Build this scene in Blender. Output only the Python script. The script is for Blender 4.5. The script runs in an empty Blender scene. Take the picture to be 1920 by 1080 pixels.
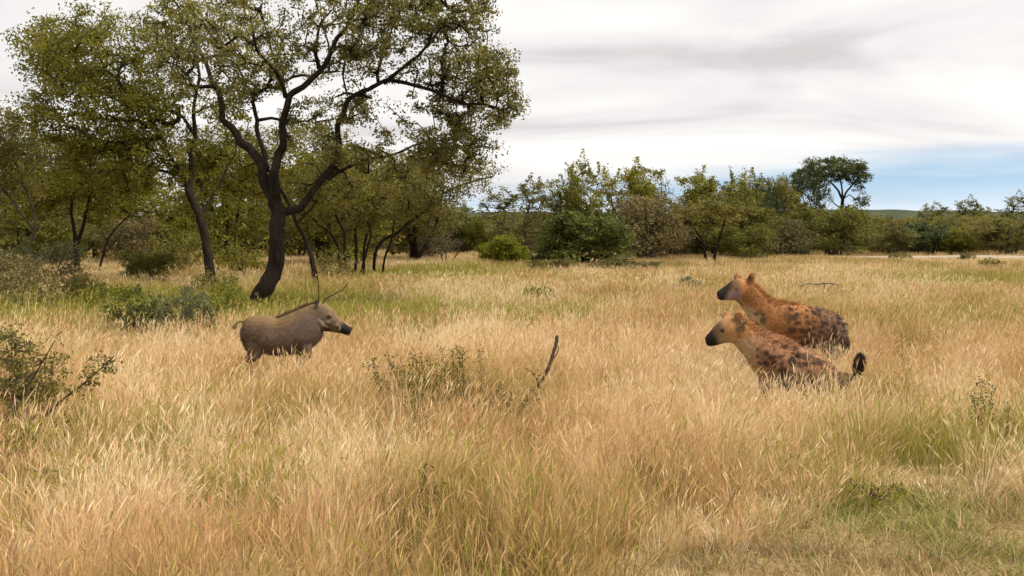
import bpy, math, random
import numpy as np
from mathutils import Vector
random.seed(7)
RNG = np.random.default_rng(7)
R = math.radians
scene = bpy.context.scene
COL = scene.collection

# ------------------------------------------------------------------ camera
CH = 1.75                                   # eye height above the grass plain
FPX = 1920.0                                # focal length in photo pixels (36 mm on 36 mm)
PITCH = math.atan(110 / FPX)
cam_d = bpy.data.cameras.new('camera'); cam = bpy.data.objects.new('camera', cam_d); COL.objects.link(cam)
cam_d.sensor_width = 36; cam_d.lens = 36; cam_d.clip_start = 0.1; cam_d.clip_end = 8000
cam.location = (0, 0, CH); cam.rotation_euler = (R(90) - PITCH, 0, 0)
scene.camera = cam

# ------------------------------------------------------------------ sky and sun
SUN_AZ, SUN_EL = R(105), R(55)
sunv = Vector((math.sin(SUN_AZ) * math.cos(SUN_EL), math.cos(SUN_AZ) * math.cos(SUN_EL), math.sin(SUN_EL)))
SKY_STRENGTH = 0.1
w = bpy.data.worlds.new('World'); scene.world = w; w.use_nodes = True
nt = w.node_tree; nt.nodes.clear()
def wn(t, **k):
    n = nt.nodes.new(t)
    for a, b in k.items(): setattr(n, a, b)
    return n
def wl(a, b): nt.links.new(a, b)
def wmath(op, a, b=None, c=None, clamp=False):
    n = wn('ShaderNodeMath', operation=op, use_clamp=clamp)
    for i, v in enumerate((a, b, c)):
        if v is None: continue
        if isinstance(v, (int, float)): n.inputs[i].default_value = v
        else: wl(v, n.inputs[i])
    return n.outputs[0]
def wsmooth(v, lo, hi):
    n = wn('ShaderNodeMapRange', interpolation_type='SMOOTHSTEP')
    n.inputs['From Min'].default_value = lo; n.inputs['From Max'].default_value = hi
    wl(v, n.inputs['Value']); return n.outputs[0]
out = wn('ShaderNodeOutputWorld'); bg = wn('ShaderNodeBackground'); bg.inputs['Strength'].default_value = SKY_STRENGTH
wl(bg.outputs[0], out.inputs[0])
sky = wn('ShaderNodeTexSky', sky_type='NISHITA', sun_disc=False, sun_elevation=SUN_EL, sun_rotation=SUN_AZ)
sky.air_density = 1.0; sky.dust_density = 1.2; sky.altitude = 300
tc = wn('ShaderNodeTexCoord'); sep = wn('ShaderNodeSeparateXYZ'); wl(tc.outputs['Generated'], sep.inputs[0])
dz = wmath('MAXIMUM', sep.outputs[2], 0.004)
px_ = wmath('DIVIDE', sep.outputs[0], dz); py_ = wmath('DIVIDE', sep.outputs[1], dz)
# the cloud deck seen as a flat sheet overhead: noise in the sheet's plane, softened towards the horizon
den = wmath('ADD', sep.outputs[2], 0.10)
cx = wmath('DIVIDE', sep.outputs[0], den); cy = wmath('DIVIDE', sep.outputs[1], den)
cmb = wn('ShaderNodeCombineXYZ'); wl(cx, cmb.inputs[0]); wl(wmath('MULTIPLY', cy, 1.35), cmb.inputs[1]); cmb.inputs[2].default_value = 3.7
n1 = wn('ShaderNodeTexNoise'); n1.inputs['Scale'].default_value = 0.55; n1.inputs['Detail'].default_value = 7
n1.inputs['Roughness'].default_value = 0.5; n1.inputs['Distortion'].default_value = 0.5
wl(cmb.outputs[0], n1.inputs['Vector'])
tone = wn('ShaderNodeValToRGB')
cr = tone.color_ramp
cr.elements[0].position = 0.36; cr.elements[0].color = (0.66, 0.635, 0.63, 1)
cr.elements[1].position = 0.62; cr.elements[1].color = (1.0, 0.98, 0.945, 1)
e = cr.elements.new(0.47); e.color = (0.84, 0.82, 0.815, 1)
wl(n1.outputs[0], tone.inputs[0])
# diffuse glow of the hidden sun through the deck
dotn = wn('ShaderNodeVectorMath', operation='DOT_PRODUCT'); wl(tc.outputs['Generated'], dotn.inputs[0]); dotn.inputs[1].default_value = sunv
glow = wmath('MULTIPLY_ADD', wsmooth(dotn.outputs['Value'], 0.1, 1.0), 0.30, 0.86)
cl = wn('ShaderNodeVectorMath', operation='SCALE'); wl(tone.outputs[0], cl.inputs[0]); wl(wmath('MULTIPLY', glow, 0.43 / SKY_STRENGTH), cl.inputs['Scale'])
# the deck ends along a straight far front, blue sky shows under it
na = R(62)
front = wmath('ADD', wmath('MULTIPLY', px_, math.sin(na)), wmath('MULTIPLY', py_, math.cos(na)))
n2 = wn('ShaderNodeTexNoise'); n2.inputs['Scale'].default_value = 5.0; n2.inputs['Detail'].default_value = 3
mp = wn('ShaderNodeMapping'); mp.inputs['Scale'].default_value = (1, 1, 9); wl(tc.outputs['Generated'], mp.inputs[0]); wl(mp.outputs[0], n2.inputs['Vector'])
front = wmath('MULTIPLY', front, wmath('MULTIPLY_ADD', n2.outputs[0], 0.9, 0.55))
gap = wsmooth(front, 8.2, 17.0)
# paler vapour low in the gap
vap = wn('ShaderNodeMix', data_type='RGBA'); wl(wmath('MULTIPLY', wsmooth(sep.outputs[2], 0.055, 0.0), 0.85), vap.inputs[0])
blue = wn('ShaderNodeVectorMath', operation='MULTIPLY'); wl(sky.outputs[0], blue.inputs[0]); blue.inputs[1].default_value = (0.53, 0.64, 0.60)
lift = wn('ShaderNodeVectorMath', operation='ADD'); wl(tc.outputs['Generated'], lift.inputs[0]); lift.inputs[1].default_value = (0, 0, 0.22)   # clean air, far side of the front
nrmz = wn('ShaderNodeVectorMath', operation='NORMALIZE'); wl(lift.outputs[0], nrmz.inputs[0]); wl(nrmz.outputs[0], sky.inputs[0])
wl(blue.outputs[0], vap.inputs[6]); vap.inputs[7].default_value = (3.4, 3.6, 3.75, 1)
mix = wn('ShaderNodeMix', data_type='RGBA'); wl(wmath('MULTIPLY', gap, 0.82), mix.inputs[0])
wl(cl.outputs[0], mix.inputs[6]); wl(vap.outputs[2], mix.inputs[7]); wl(mix.outputs[2], bg.inputs['Color'])

sd = bpy.data.lights.new('sun', 'SUN'); sun = bpy.data.objects.new('sun', sd); COL.objects.link(sun)
sd.energy = 1.5; sd.angle = R(14); sd.color = (1.0, 0.93, 0.82)
sun.rotation_euler = (-sunv).to_track_quat('-Z', 'Y').to_euler(); sun.location = (0, 0, 40)

scene.view_settings.view_transform = 'Standard'; scene.view_settings.look = 'None'
scene.view_settings.exposure = 1.52; scene.view_settings.gamma = 1.0
scene.render.engine = 'CYCLES'
cy_ = scene.cycles
cy_.max_bounces = 4; cy_.diffuse_bounces = 2; cy_.glossy_bounces = 2; cy_.transmission_bounces = 4; cy_.transparent_max_bounces = 4
cy_.use_denoising = True; cy_.use_adaptive_sampling = True; cy_.adaptive_threshold = 0.02
cy_.pixel_filter_type = 'BLACKMAN_HARRIS'

# ------------------------------------------------------------------ geometry helpers
def ray(px, py):
    a = (px - 960) / FPX; b = (540 - py) / FPX
    c, s = math.cos(PITCH), math.sin(PITCH)
    return np.array([a, c + b * s, -s + b * c])
def at(px, py, d):
    """the point of the place that lies d metres ahead in direction (px, py)"""
    v = ray(px, py); v = v * (d / v[1]); return v + np.array([0, 0, CH])
def hash2(ix, iy, seed):
    h = (ix.astype(np.int64) * 374761393 + iy.astype(np.int64) * 668265263 + seed * 974634777) & 0x7fffffff
    h = ((h ^ (h >> 13)) * 1274126177) & 0x7fffffff
    return ((h ^ (h >> 16)) & 0xffff) / 65535.0
def vnoise(x, y, seed=0):
    x = np.asarray(x, float); y = np.asarray(y, float)
    ix = np.floor(x); iy = np.floor(y); fx = x - ix; fy = y - iy
    fx = fx * fx * (3 - 2 * fx); fy = fy * fy * (3 - 2 * fy)
    a = hash2(ix, iy, seed); b = hash2(ix + 1, iy, seed); c = hash2(ix, iy + 1, seed); d = hash2(ix + 1, iy + 1, seed)
    return (a * (1 - fx) + b * fx) * (1 - fy) + (c * (1 - fx) + d * fx) * fy
def fbm(x, y, seed=0, o=3):
    s = 0; a = 0.5; t = 0
    for i in range(o):
        s = s + a * vnoise(x * 2 ** i, y * 2 ** i, seed + i); t += a; a *= 0.5
    return s / t
def sstep(v, lo, hi):
    t = np.clip((v - lo) / (hi - lo), 0, 1); return t * t * (3 - 2 * t)
BUMPS = [(3.1, 11.5, 0.13, 1.2), (2.55, 10.0, -0.10, 0.9), (-2.5, 12.0, 0.0, 1.0)]
def gz(x, y):
    x = np.asarray(x, float); y = np.asarray(y, float)
    z = (fbm(x * 0.22, y * 0.22, 3) - 0.5) * 0.16 * sstep(np.hypot(x, y), 3, 14)
    z = z + (fbm(x * 0.02, y * 0.02, 9) - 0.5) * 0.5 * sstep(y, 25, 80)
    for bx, by, h, r in BUMPS: 
        k = np.exp(-((x - bx) ** 2 + (y - by) ** 2) / (r * r)); z = z * (1 - k) + h * k
    return z
def gp(px, d):
    """ground point d metres ahead below column px"""
    z = 0.0
    for _ in range(3):
        b = (z - CH) / d
        x = (px - 960) / FPX * (d / (math.cos(PITCH) + b * math.sin(PITCH)))
        z = float(gz(x, d))
    return np.array([x, d, z])

def build_mesh(name, V, polys, mats=(), attrs=None, smooth=False):
    """polys: list of int arrays (n,3) or (n,4); attrs: {name: (domain, values)}"""
    me = bpy.data.meshes.new(name)
    V = np.asarray(V, np.float32)
    me.vertices.add(len(V)); me.vertices.foreach_set('co', V.ravel())
    loops = np.concatenate([p.ravel() for p in polys]).astype(np.int32)
    sizes = np.concatenate([np.full(len(p), p.shape[1]) for p in polys]).astype(np.int32)
    me.loops.add(len(loops)); me.loops.foreach_set('vertex_index', loops)
    me.polygons.add(len(sizes))
    st = np.zeros(len(sizes), np.int32); st[1:] = np.cumsum(sizes)[:-1]
    me.polygons.foreach_set('loop_start', st)
    me.update(calc_edges=True)
    if smooth: me.polygons.foreach_set('use_smooth', np.ones(len(sizes), bool))
    for an, (dom, val) in (attrs or {}).items():
        val = np.asarray(val, np.float32)
        if val.ndim == 2:
            a = me.attributes.new(an, 'FLOAT_VECTOR', dom); a.data.foreach_set('vector', val.ravel())
        else:
            a = me.attributes.new(an, 'FLOAT', dom); a.data.foreach_set('value', val)
    for m in mats: me.materials.append(m)
    return me
def obj(name, me, parent=None, loc=(0, 0, 0)):
    o = bpy.data.objects.new(name, me); COL.objects.link(o); o.location = loc
    if parent: o.parent = parent
    return o
def tag(o, label=None, cat=None, group=None, kind=None):
    if label: o['label'] = label
    if cat: o['category'] = cat
    if group: o['group'] = group
    if kind: o['kind'] = kind
    return o

class Acc:
    def __init__(s): s.v = []; s.q = []; s.t = []; s.n = 0
    def add(s, V, q=None, t=None):
        V = np.asarray(V, float); s.v.append(V)
        if q is not None and len(q): s.q.append(np.asarray(q) + s.n)
        if t is not None and len(t): s.t.append(np.asarray(t) + s.n)
        s.n += len(V)
    def polys(s):
        p = []
        if s.q: p.append(np.concatenate(s.q))
        if s.t: p.append(np.concatenate(s.t))
        return p
    def mesh(s, name, mats, smooth=True, attrs=None):
        return build_mesh(name, np.concatenate(s.v), s.polys(), mats, attrs, smooth)

def frames(P):
    P = np.asarray(P, float)
    T = np.gradient(P, axis=0); T /= np.linalg.norm(T, axis=1)[:, None] + 1e-9
    ref = np.array([0.31, 0.93, 0.2]) if abs(T[:, 2]).mean() > 0.5 else np.array([0, 0, 1.0])
    A = np.cross(T, ref); A /= np.linalg.norm(A, axis=1)[:, None] + 1e-9
    return T, A, np.cross(A, T)
def tube(acc, P, rad, sides=6, lump=0.0, cap=True):
    P = np.asarray(P, float); k = len(P); rad = np.broadcast_to(np.asarray(rad, float), (k,))
    T, A, B = frames(P)
    th = np.arange(sides) / sides * 2 * math.pi
    r = rad[:, None] * (1 + lump * (RNG.random((k, sides)) - 0.5) * 2)
    V = P[:, None] + r[..., None] * (np.cos(th)[None, :, None] * A[:, None] + np.sin(th)[None, :, None] * B[:, None])
    i, j = np.meshgrid(np.arange(k - 1), np.arange(sides), indexing='ij'); jn = (j + 1) % sides
    q = np.stack([i * sides + j, i * sides + jn, (i + 1) * sides + jn, (i + 1) * sides + j], -1).reshape(-1, 4)
    V = V.reshape(-1, 3); t = None
    if cap:
        V = np.vstack([V, P[-1] + T[-1] * rad[-1]]); m = (k - 1) * sides; c = k * sides
        jj = np.arange(sides); t = np.stack([m + jj, m + (jj + 1) % sides, np.full(sides, c)], -1)
    acc.add(V, q, t)
def smooth_path(P, n=6):
    """Catmull-Rom through the given points"""
    P = np.asarray(P, float); Q = np.vstack([2 * P[0] - P[1], P, 2 * P[-1] - P[-2]]); o = []
    for i in range(1, len(Q) - 2):
        for t in np.arange(n) / n:
            a, b, c, d = Q[i - 1], Q[i], Q[i + 1], Q[i + 2]
            o.append(0.5 * (2 * b + (c - a) * t + (2 * a - 5 * b + 4 * c - d) * t * t + (3 * b - a - 3 * c + d) * t ** 3))
    o.append(P[-1]); return np.array(o)

# ------------------------------------------------------------------ materials
def new_mat(name):
    m = bpy.data.materials.new(name); m.use_nodes = True; t = m.node_tree; t.nodes.clear()
    def N(ty, **k):
        n = t.nodes.new(ty)
        for a, b in k.items(): setattr(n, a, b)
        return n
    L = t.links.new
    return m, N, L
def ramp(N, stops):
    r = N('ShaderNodeValToRGB'); c = r.color_ramp
    while len(c.elements) > 1: c.elements.remove(c.elements[-1])
    c.elements[0].position = stops[0][0]; c.elements[0].color = (*stops[0][1], 1)
    for p, col in stops[1:]:
        e = c.elements.new(p); e.color = (*col, 1)
    return r
def foliage_out(N, L, color, rough=0.6, trans=0.35, tcol=(1.15, 1.15, 0.7)):
    o = N('ShaderNodeOutputMaterial'); b = N('ShaderNodeBsdfPrincipled'); b.inputs['Roughness'].default_value = rough
    b.inputs['Specular IOR Level'].default_value = 0.25
    tr = N('ShaderNodeBsdfTranslucent'); mx = N('ShaderNodeMixShader'); mx.inputs[0].default_value = trans
    mu = N('ShaderNodeVectorMath', operation='MULTIPLY'); L(color, mu.inputs[0]); mu.inputs[1].default_value = tcol
    L(color, b.inputs['Base Color']); L(mu.outputs[0], tr.inputs[0])
    L(b.outputs[0], mx.inputs[1]); L(tr.outputs[0], mx.inputs[2]); L(mx.outputs[0], o.inputs[0])
def leaf_mat(name, c0, c1, c2, trans=0.3):
    m, N, L = new_mat(name)
    a = N('ShaderNodeAttribute', attribute_name='rnd'); r = ramp(N, [(0, c0), (0.55, c1), (1, c2)]); L(a.outputs['Fac'], r.inputs[0])
    oi = N('ShaderNodeObjectInfo')
    hs = N('ShaderNodeHueSaturation'); L(r.outputs[0], hs.inputs['Color'])
    mr = N('ShaderNodeMapRange'); L(oi.outputs['Random'], mr.inputs[0]); mr.inputs[3].default_value = 0.85; mr.inputs[4].default_value = 1.15
    L(mr.outputs[0], hs.inputs['Value'])
    foliage_out(N, L, hs.outputs[0], 0.55, trans); return m
def bark_mat(name, c0, c1, scale=9):
    m, N, L = new_mat(name)
    tc = N('ShaderNodeTexCoord'); mp = N('ShaderNodeMapping'); mp.inputs['Scale'].default_value = (scale, scale, scale * 0.3); L(tc.outputs['Object'], mp.inputs[0])
    n = N('ShaderNodeTexNoise'); n.inputs['Scale'].default_value = 1; n.inputs['Detail'].default_value = 6; n.inputs['Roughness'].default_value = 0.7; L(mp.outputs[0], n.inputs['Vector'])
    r = ramp(N, [(0.3, c0), (0.7, c1)]); L(n.outputs[0], r.inputs[0])
    b = N('ShaderNodeBsdfPrincipled'); b.inputs['Roughness'].default_value = 0.9; b.inputs['Specular IOR Level'].default_value = 0.15
    bp = N('ShaderNodeBump'); bp.inputs['Strength'].default_value = 1.0; bp.inputs['Distance'].default_value = 0.06; L(n.outputs[0], bp.inputs['Height']); L(bp.outputs[0], b.inputs['Normal'])
    o = N('ShaderNodeOutputMaterial'); L(r.outputs[0], b.inputs[0]); L(b.outputs[0], o.inputs[0]); return m

M = {}
M['bark_dark'] = bark_mat('bark_dark', (0.006, 0.004, 0.003), (0.042, 0.029, 0.020))
M['bark_grey'] = bark_mat('bark_grey', (0.045, 0.035, 0.025), (0.13, 0.10, 0.07))
M['bark_pale'] = bark_mat('bark_pale', (0.20, 0.15, 0.09), (0.42, 0.34, 0.22))
M['stick'] = bark_mat('stick', (0.06, 0.043, 0.028), (0.17, 0.125, 0.08), 30)
M['leaf_greyolive'] = leaf_mat('leaf_greyolive', (0.060, 0.054, 0.018), (0.158, 0.143, 0.044), (0.32, 0.285, 0.115), 0.48)
M['leaf_olive'] = leaf_mat('leaf_olive', (0.078, 0.076, 0.012), (0.200, 0.186, 0.026), (0.36, 0.32, 0.06), 0.54)
M['leaf_dark'] = leaf_mat('leaf_dark', (0.028, 0.038, 0.014), (0.062, 0.078, 0.026), (0.12, 0.135, 0.055), 0.3)
M['leaf_skyline'] = leaf_mat('leaf_skyline', (0.036, 0.046, 0.016), (0.085, 0.100, 0.034), (0.16, 0.17, 0.07), 0.4)
M['leaf_yellow'] = leaf_mat('leaf_yellow', (0.085, 0.095, 0.008), (0.185, 0.195, 0.012), (0.33, 0.32, 0.03), 0.45)
M['leaf_yellowolive'] = leaf_mat('leaf_yellowolive', (0.066, 0.066, 0.012), (0.150, 0.145, 0.022), (0.26, 0.24, 0.05), 0.42)
M['leaf_green'] = leaf_mat('leaf_green', (0.046, 0.058, 0.012), (0.100, 0.122, 0.022), (0.20, 0.215, 0.055), 0.38)
M['leaf_greygreen'] = leaf_mat('leaf_greygreen', (0.070, 0.078, 0.034), (0.130, 0.142, 0.064), (0.24, 0.245, 0.12), 0.36)
M['leaf_brown'] = leaf_mat('leaf_brown', (0.080, 0.062, 0.026), (0.165, 0.130, 0.052), (0.28, 0.225, 0.10), 0.32)
M['leaf_rust'] = leaf_mat('leaf_rust', (0.080, 0.073, 0.018), (0.180, 0.158, 0.042), (0.32, 0.27, 0.085), 0.48)

def grass_mat(name, straw, green):
    """blade colour: straw tints by clump and blade, green where the clump is green"""
    m, N, L = new_mat(name)
    a = N('ShaderNodeAttribute', attribute_name='rnd')
    t = N('ShaderNodeAttribute', attribute_name='tint', attribute_type='INSTANCER')
    g = N('ShaderNodeAttribute', attribute_name='green', attribute_type='INSTANCER')
    ad = N('ShaderNodeMath', operation='MULTIPLY_ADD'); L(a.outputs['Fac'], ad.inputs[0]); ad.inputs[1].default_value = 0.42; 
    sb = N('ShaderNodeMath', operation='MULTIPLY'); L(t.outputs['Fac'], sb.inputs[0]); sb.inputs[1].default_value = 0.62; L(sb.outputs[0], ad.inputs[2])
    r1 = ramp(N, straw); L(ad.outputs[0], r1.inputs[0]); r2 = ramp(N, green); L(a.outputs['Fac'], r2.inputs[0])
    gt = N('ShaderNodeMath', operation='GREATER_THAN'); 
    # a green clump still holds dead blades
    mulr = N('ShaderNodeMath', operation='FRACT'); m17 = N('ShaderNodeMath', operation='MULTIPLY'); L(a.outputs['Fac'], m17.inputs[0]); m17.inputs[1].default_value = 17.31; L(m17.outputs[0], mulr.inputs[0])
    L(g.outputs['Fac'], gt.inputs[0]); L(mulr.outputs[0], gt.inputs[1])
    mx = N('ShaderNodeMix', data_type='RGBA'); L(gt.outputs[0], mx.inputs[0]); L(r1.outputs[0], mx.inputs[6]); L(r2.outputs[0], mx.inputs[7])
    foliage_out(N, L, mx.outputs[2], 0.5, 0.28, (1.05, 1.0, 0.85)); return m
STRAW = [(0.0, (0.12, 0.080, 0.032)), (0.18, (0.29, 0.190, 0.075)), (0.34, (0.54, 0.370, 0.155)), (0.50, (0.77, 0.555, 0.26)), (0.60, (0.63, 0.375, 0.23)), (0.70, (0.83, 0.60, 0.37)), (0.84, (0.82, 0.64, 0.35)), (1.0, (0.93, 0.79, 0.57))]
GREEN = [(0.0, (0.13, 0.14, 0.020)), (0.5, (0.27, 0.28, 0.038)), (1.0, (0.46, 0.43, 0.09))]
M['grass'] = grass_mat('grass', STRAW, GREEN)
M['grass_short'] = grass_mat('grass_short', [(0.0, (0.24, 0.165, 0.08)), (0.5, (0.47, 0.34, 0.17)), (1.0, (0.72, 0.56, 0.33))], [(0.0, (0.11, 0.13, 0.022)), (0.5, (0.21, 0.25, 0.04)), (1.0, (0.36, 0.38, 0.08))])

def ground_mat():
    m, N, L = new_mat('ground')
    g = N('ShaderNodeNewGeometry')
    n1 = N('ShaderNodeTexNoise'); n1.inputs['Scale'].default_value = 0.35; n1.inputs['Detail'].default_value = 8; n1.inputs['Roughness'].default_value = 0.65; L(g.outputs['Position'], n1.inputs['Vector'])
    n2 = N('ShaderNodeTexNoise'); n2.inputs['Scale'].default_value = 22; n2.inputs['Detail'].default_value = 4; L(g.outputs['Position'], n2.inputs['Vector'])
    r1 = ramp(N, [(0.3, (0.17, 0.12, 0.055)), (0.5, (0.30, 0.21, 0.095)), (0.7, (0.42, 0.30, 0.14))]); L(n2.outputs[0], r1.inputs[0])
    r2 = ramp(N, [(0.42, (0, 0, 0)), (0.62, (1, 1, 1))]); L(n1.outputs[0], r2.inputs[0])
    mx = N('ShaderNodeMix', data_type='RGBA'); ml = N('ShaderNodeMath', operation='MULTIPLY'); L(r2.outputs[0], ml.inputs[0]); ml.inputs[1].default_value = 0.55
    L(ml.outputs[0], mx.inputs[0]); L(r1.outputs[0], mx.inputs[6]); mx.inputs[7].default_value = (0.16, 0.15, 0.045, 1)
    b = N('ShaderNodeBsdfPrincipled'); b.inputs['Roughness'].default_value = 0.95; b.inputs['Specular IOR Level'].default_value = 0.1
    bp = N('ShaderNodeBump'); bp.inputs['Strength'].default_value = 0.8; bp.inputs['Distance'].default_value = 0.05; L(n2.outputs[0], bp.inputs['Height']); L(bp.outputs[0], b.inputs['Normal'])
    o = N('ShaderNodeOutputMaterial'); L(mx.outputs[2], b.inputs[0]); L(b.outputs[0], o.inputs[0]); return m
M['ground'] = ground_mat()
def noisy_mat(name, stops, scale, detail=6, bump=0.0, dist=0.05):
    m, N, L = new_mat(name); g = N('ShaderNodeNewGeometry')
    n = N('ShaderNodeTexNoise'); n.inputs['Scale'].default_value = scale; n.inputs['Detail'].default_value = detail; n.inputs['Roughness'].default_value = 0.65; L(g.outputs['Position'], n.inputs['Vector'])
    r = ramp(N, stops); L(n.outputs[0], r.inputs[0]); b = N('ShaderNodeBsdfPrincipled'); b.inputs['Roughness'].default_value = 0.95; b.inputs['Specular IOR Level'].default_value = 0.1
    if bump:
        bp = N('ShaderNodeBump'); bp.inputs['Strength'].default_value = bump; bp.inputs['Distance'].default_value = dist; L(n.outputs[0], bp.inputs['Height']); L(bp.outputs[0], b.inputs['Normal'])
    o = N('ShaderNodeOutputMaterial'); L(r.outputs[0], b.inputs[0]); L(b.outputs[0], o.inputs[0]); return m
M['road'] = noisy_mat('road', [(0.3, (0.30, 0.235, 0.165)), (0.7, (0.40, 0.325, 0.24))], 1.5, bump=0.3)
M['hill'] = noisy_mat('hill', [(0.3, (0.035, 0.045, 0.028)), (0.55, (0.06, 0.07, 0.035)), (0.75, (0.10, 0.10, 0.05))], 0.06, 8, 1.0, 4)

# ------------------------------------------------------------------ ground, road, hills
def spaced(lo, hi, n, k):
    t = np.linspace(-1, 1, n); s = np.sinh(t * k) / math.sinh(k); return np.where(s < 0, -s * lo, s * hi)
gx = spaced(-3000, 3000, 261, 8.5); gy = 9 + spaced(-900, 4200, 261, 8.5)
GX, GY = np.meshgrid(gx, gy, indexing='ij'); GZ = gz(GX, GY)
nx, ny = GX.shape; ii, jj = np.meshgrid(np.arange(nx - 1), np.arange(ny - 1), indexing='ij')
q = np.stack([ii * ny + jj, (ii + 1) * ny + jj, (ii + 1) * ny + jj + 1, ii * ny + jj + 1], -1).reshape(-1, 4)
g = obj('ground', build_mesh('ground', np.stack([GX, GY, GZ], -1).reshape(-1, 3), [q], [M['ground']], smooth=True))
tag(g, 'dry savanna soil and litter beneath the grass', 'ground', kind='structure')

def road_y(x): return 62.5 - (x - 24) * 0.34 + 1.2 * np.sin(x * 0.11)
rx = np.linspace(15, 120, 90); V = []; 
for x in rx:
    for o_, h in ((-2.6, -0.05), (-1.3, 0.22), (0, 0.25), (1.3, 0.23), (2.6, -0.05)):
        yy = road_y(x) + o_ * (0.3 + 0.7 * min(1, (x - 15) / 12)); V.append((x, yy, float(gz(x, yy)) + h * (.3 + .7 * min(1, (x - 15) / 12))))
i, j = np.meshgrid(np.arange(len(rx) - 1), np.arange(4), indexing='ij')
q = np.stack([i * 5 + j, (i + 1) * 5 + j, (i + 1) * 5 + j + 1, i * 5 + j + 1], -1).reshape(-1, 4)
r = obj('dirt_road', build_mesh('dirt_road', np.array(V), [q], [M['road']], smooth=True))
tag(r, 'pale dirt road running past the far bushes', 'road', kind='structure')

hx = np.linspace(-2600, 2600, 420); rows = np.linspace(0, 1, 14)
HX, HR = np.meshgrid(hx, rows, indexing='ij')
top = 9.5 + 5 * fbm(hx * 0.004, hx * 0 + 2, 21) + 2.2 * fbm(hx * 0.06, hx * 0, 5, 2)
HZ = top[:, None] * np.sin(HR * math.pi / 2) ** 1.0 - 1.0 * (1 - HR) + (fbm(HX * 0.09, HR * 9, 8) - 0.5) * 1.2 * HR
HY = 520 + HR * 160 + 40 * fbm(HX * 0.003, HX * 0, 4)
i, j = np.meshgrid(np.arange(len(hx) - 1), np.arange(13), indexing='ij')
q = np.stack([i * 14 + j, (i + 1) * 14 + j, (i + 1) * 14 + j + 1, i * 14 + j + 1], -1).reshape(-1, 4)
h = obj('hills', build_mesh('hills', np.stack([HX, HY, HZ], -1).reshape(-1, 3), [q], [M['hill']], smooth=True))
tag(h, 'low dark wooded ridge on the horizon', 'hill', kind='structure')

# ------------------------------------------------------------------ scattering (grass, far wood)
def scatter(name, P, rot, scl, idx, tint, green, collection):
    me = bpy.data.meshes.new(name); me.vertices.add(len(P)); me.vertices.foreach_set('co', np.asarray(P, np.float32).ravel())
    for an, ty, val in (('rot', 'FLOAT_VECTOR', rot), ('scl', 'FLOAT_VECTOR', scl), ('tint', 'FLOAT', tint), ('green', 'FLOAT', green)):
        a = me.attributes.new(an, ty, 'POINT'); a.data.foreach_set('vector' if ty == 'FLOAT_VECTOR' else 'value', np.asarray(val, np.float32).ravel())
    a = me.attributes.new('idx', 'INT', 'POINT'); a.data.foreach_set('value', np.asarray(idx, np.int32))
    me.update(); o = obj(name, me)
    ng = bpy.data.node_groups.new(name, 'GeometryNodeTree')
    ng.interface.new_socket('Geometry', in_out='INPUT', socket_type='NodeSocketGeometry'); ng.interface.new_socket('Geometry', in_out='OUTPUT', socket_type='NodeSocketGeometry')
    gi = ng.nodes.new('NodeGroupInput'); go = ng.nodes.new('NodeGroupOutput'); ip = ng.nodes.new('GeometryNodeInstanceOnPoints')
    ci = ng.nodes.new('GeometryNodeCollectionInfo'); ci.inputs['Collection'].default_value = collection; ci.inputs['Separate Children'].default_value = True; ci.inputs['Reset Children'].default_value = True
    def na(n, t):
        k = ng.nodes.new('GeometryNodeInputNamedAttribute'); k.data_type = t; k.inputs['Name'].default_value = n; return k.outputs['Attribute']
    ng.links.new(gi.outputs[0], ip.inputs['Points']); ng.links.new(ci.outputs[0], ip.inputs['Instance']); ip.inputs['Pick Instance'].default_value = True
    ng.links.new(na('idx', 'INT'), ip.inputs['Instance Index']); ng.links.new(na('rot', 'FLOAT_VECTOR'), ip.inputs['Rotation']); ng.links.new(na('scl', 'FLOAT_VECTOR'), ip.inputs['Scale'])
    ng.links.new(ip.outputs[0], go.inputs[0])
    md = o.modifiers.new('scatter', 'NODES'); md.node_group = ng
    return o

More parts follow.
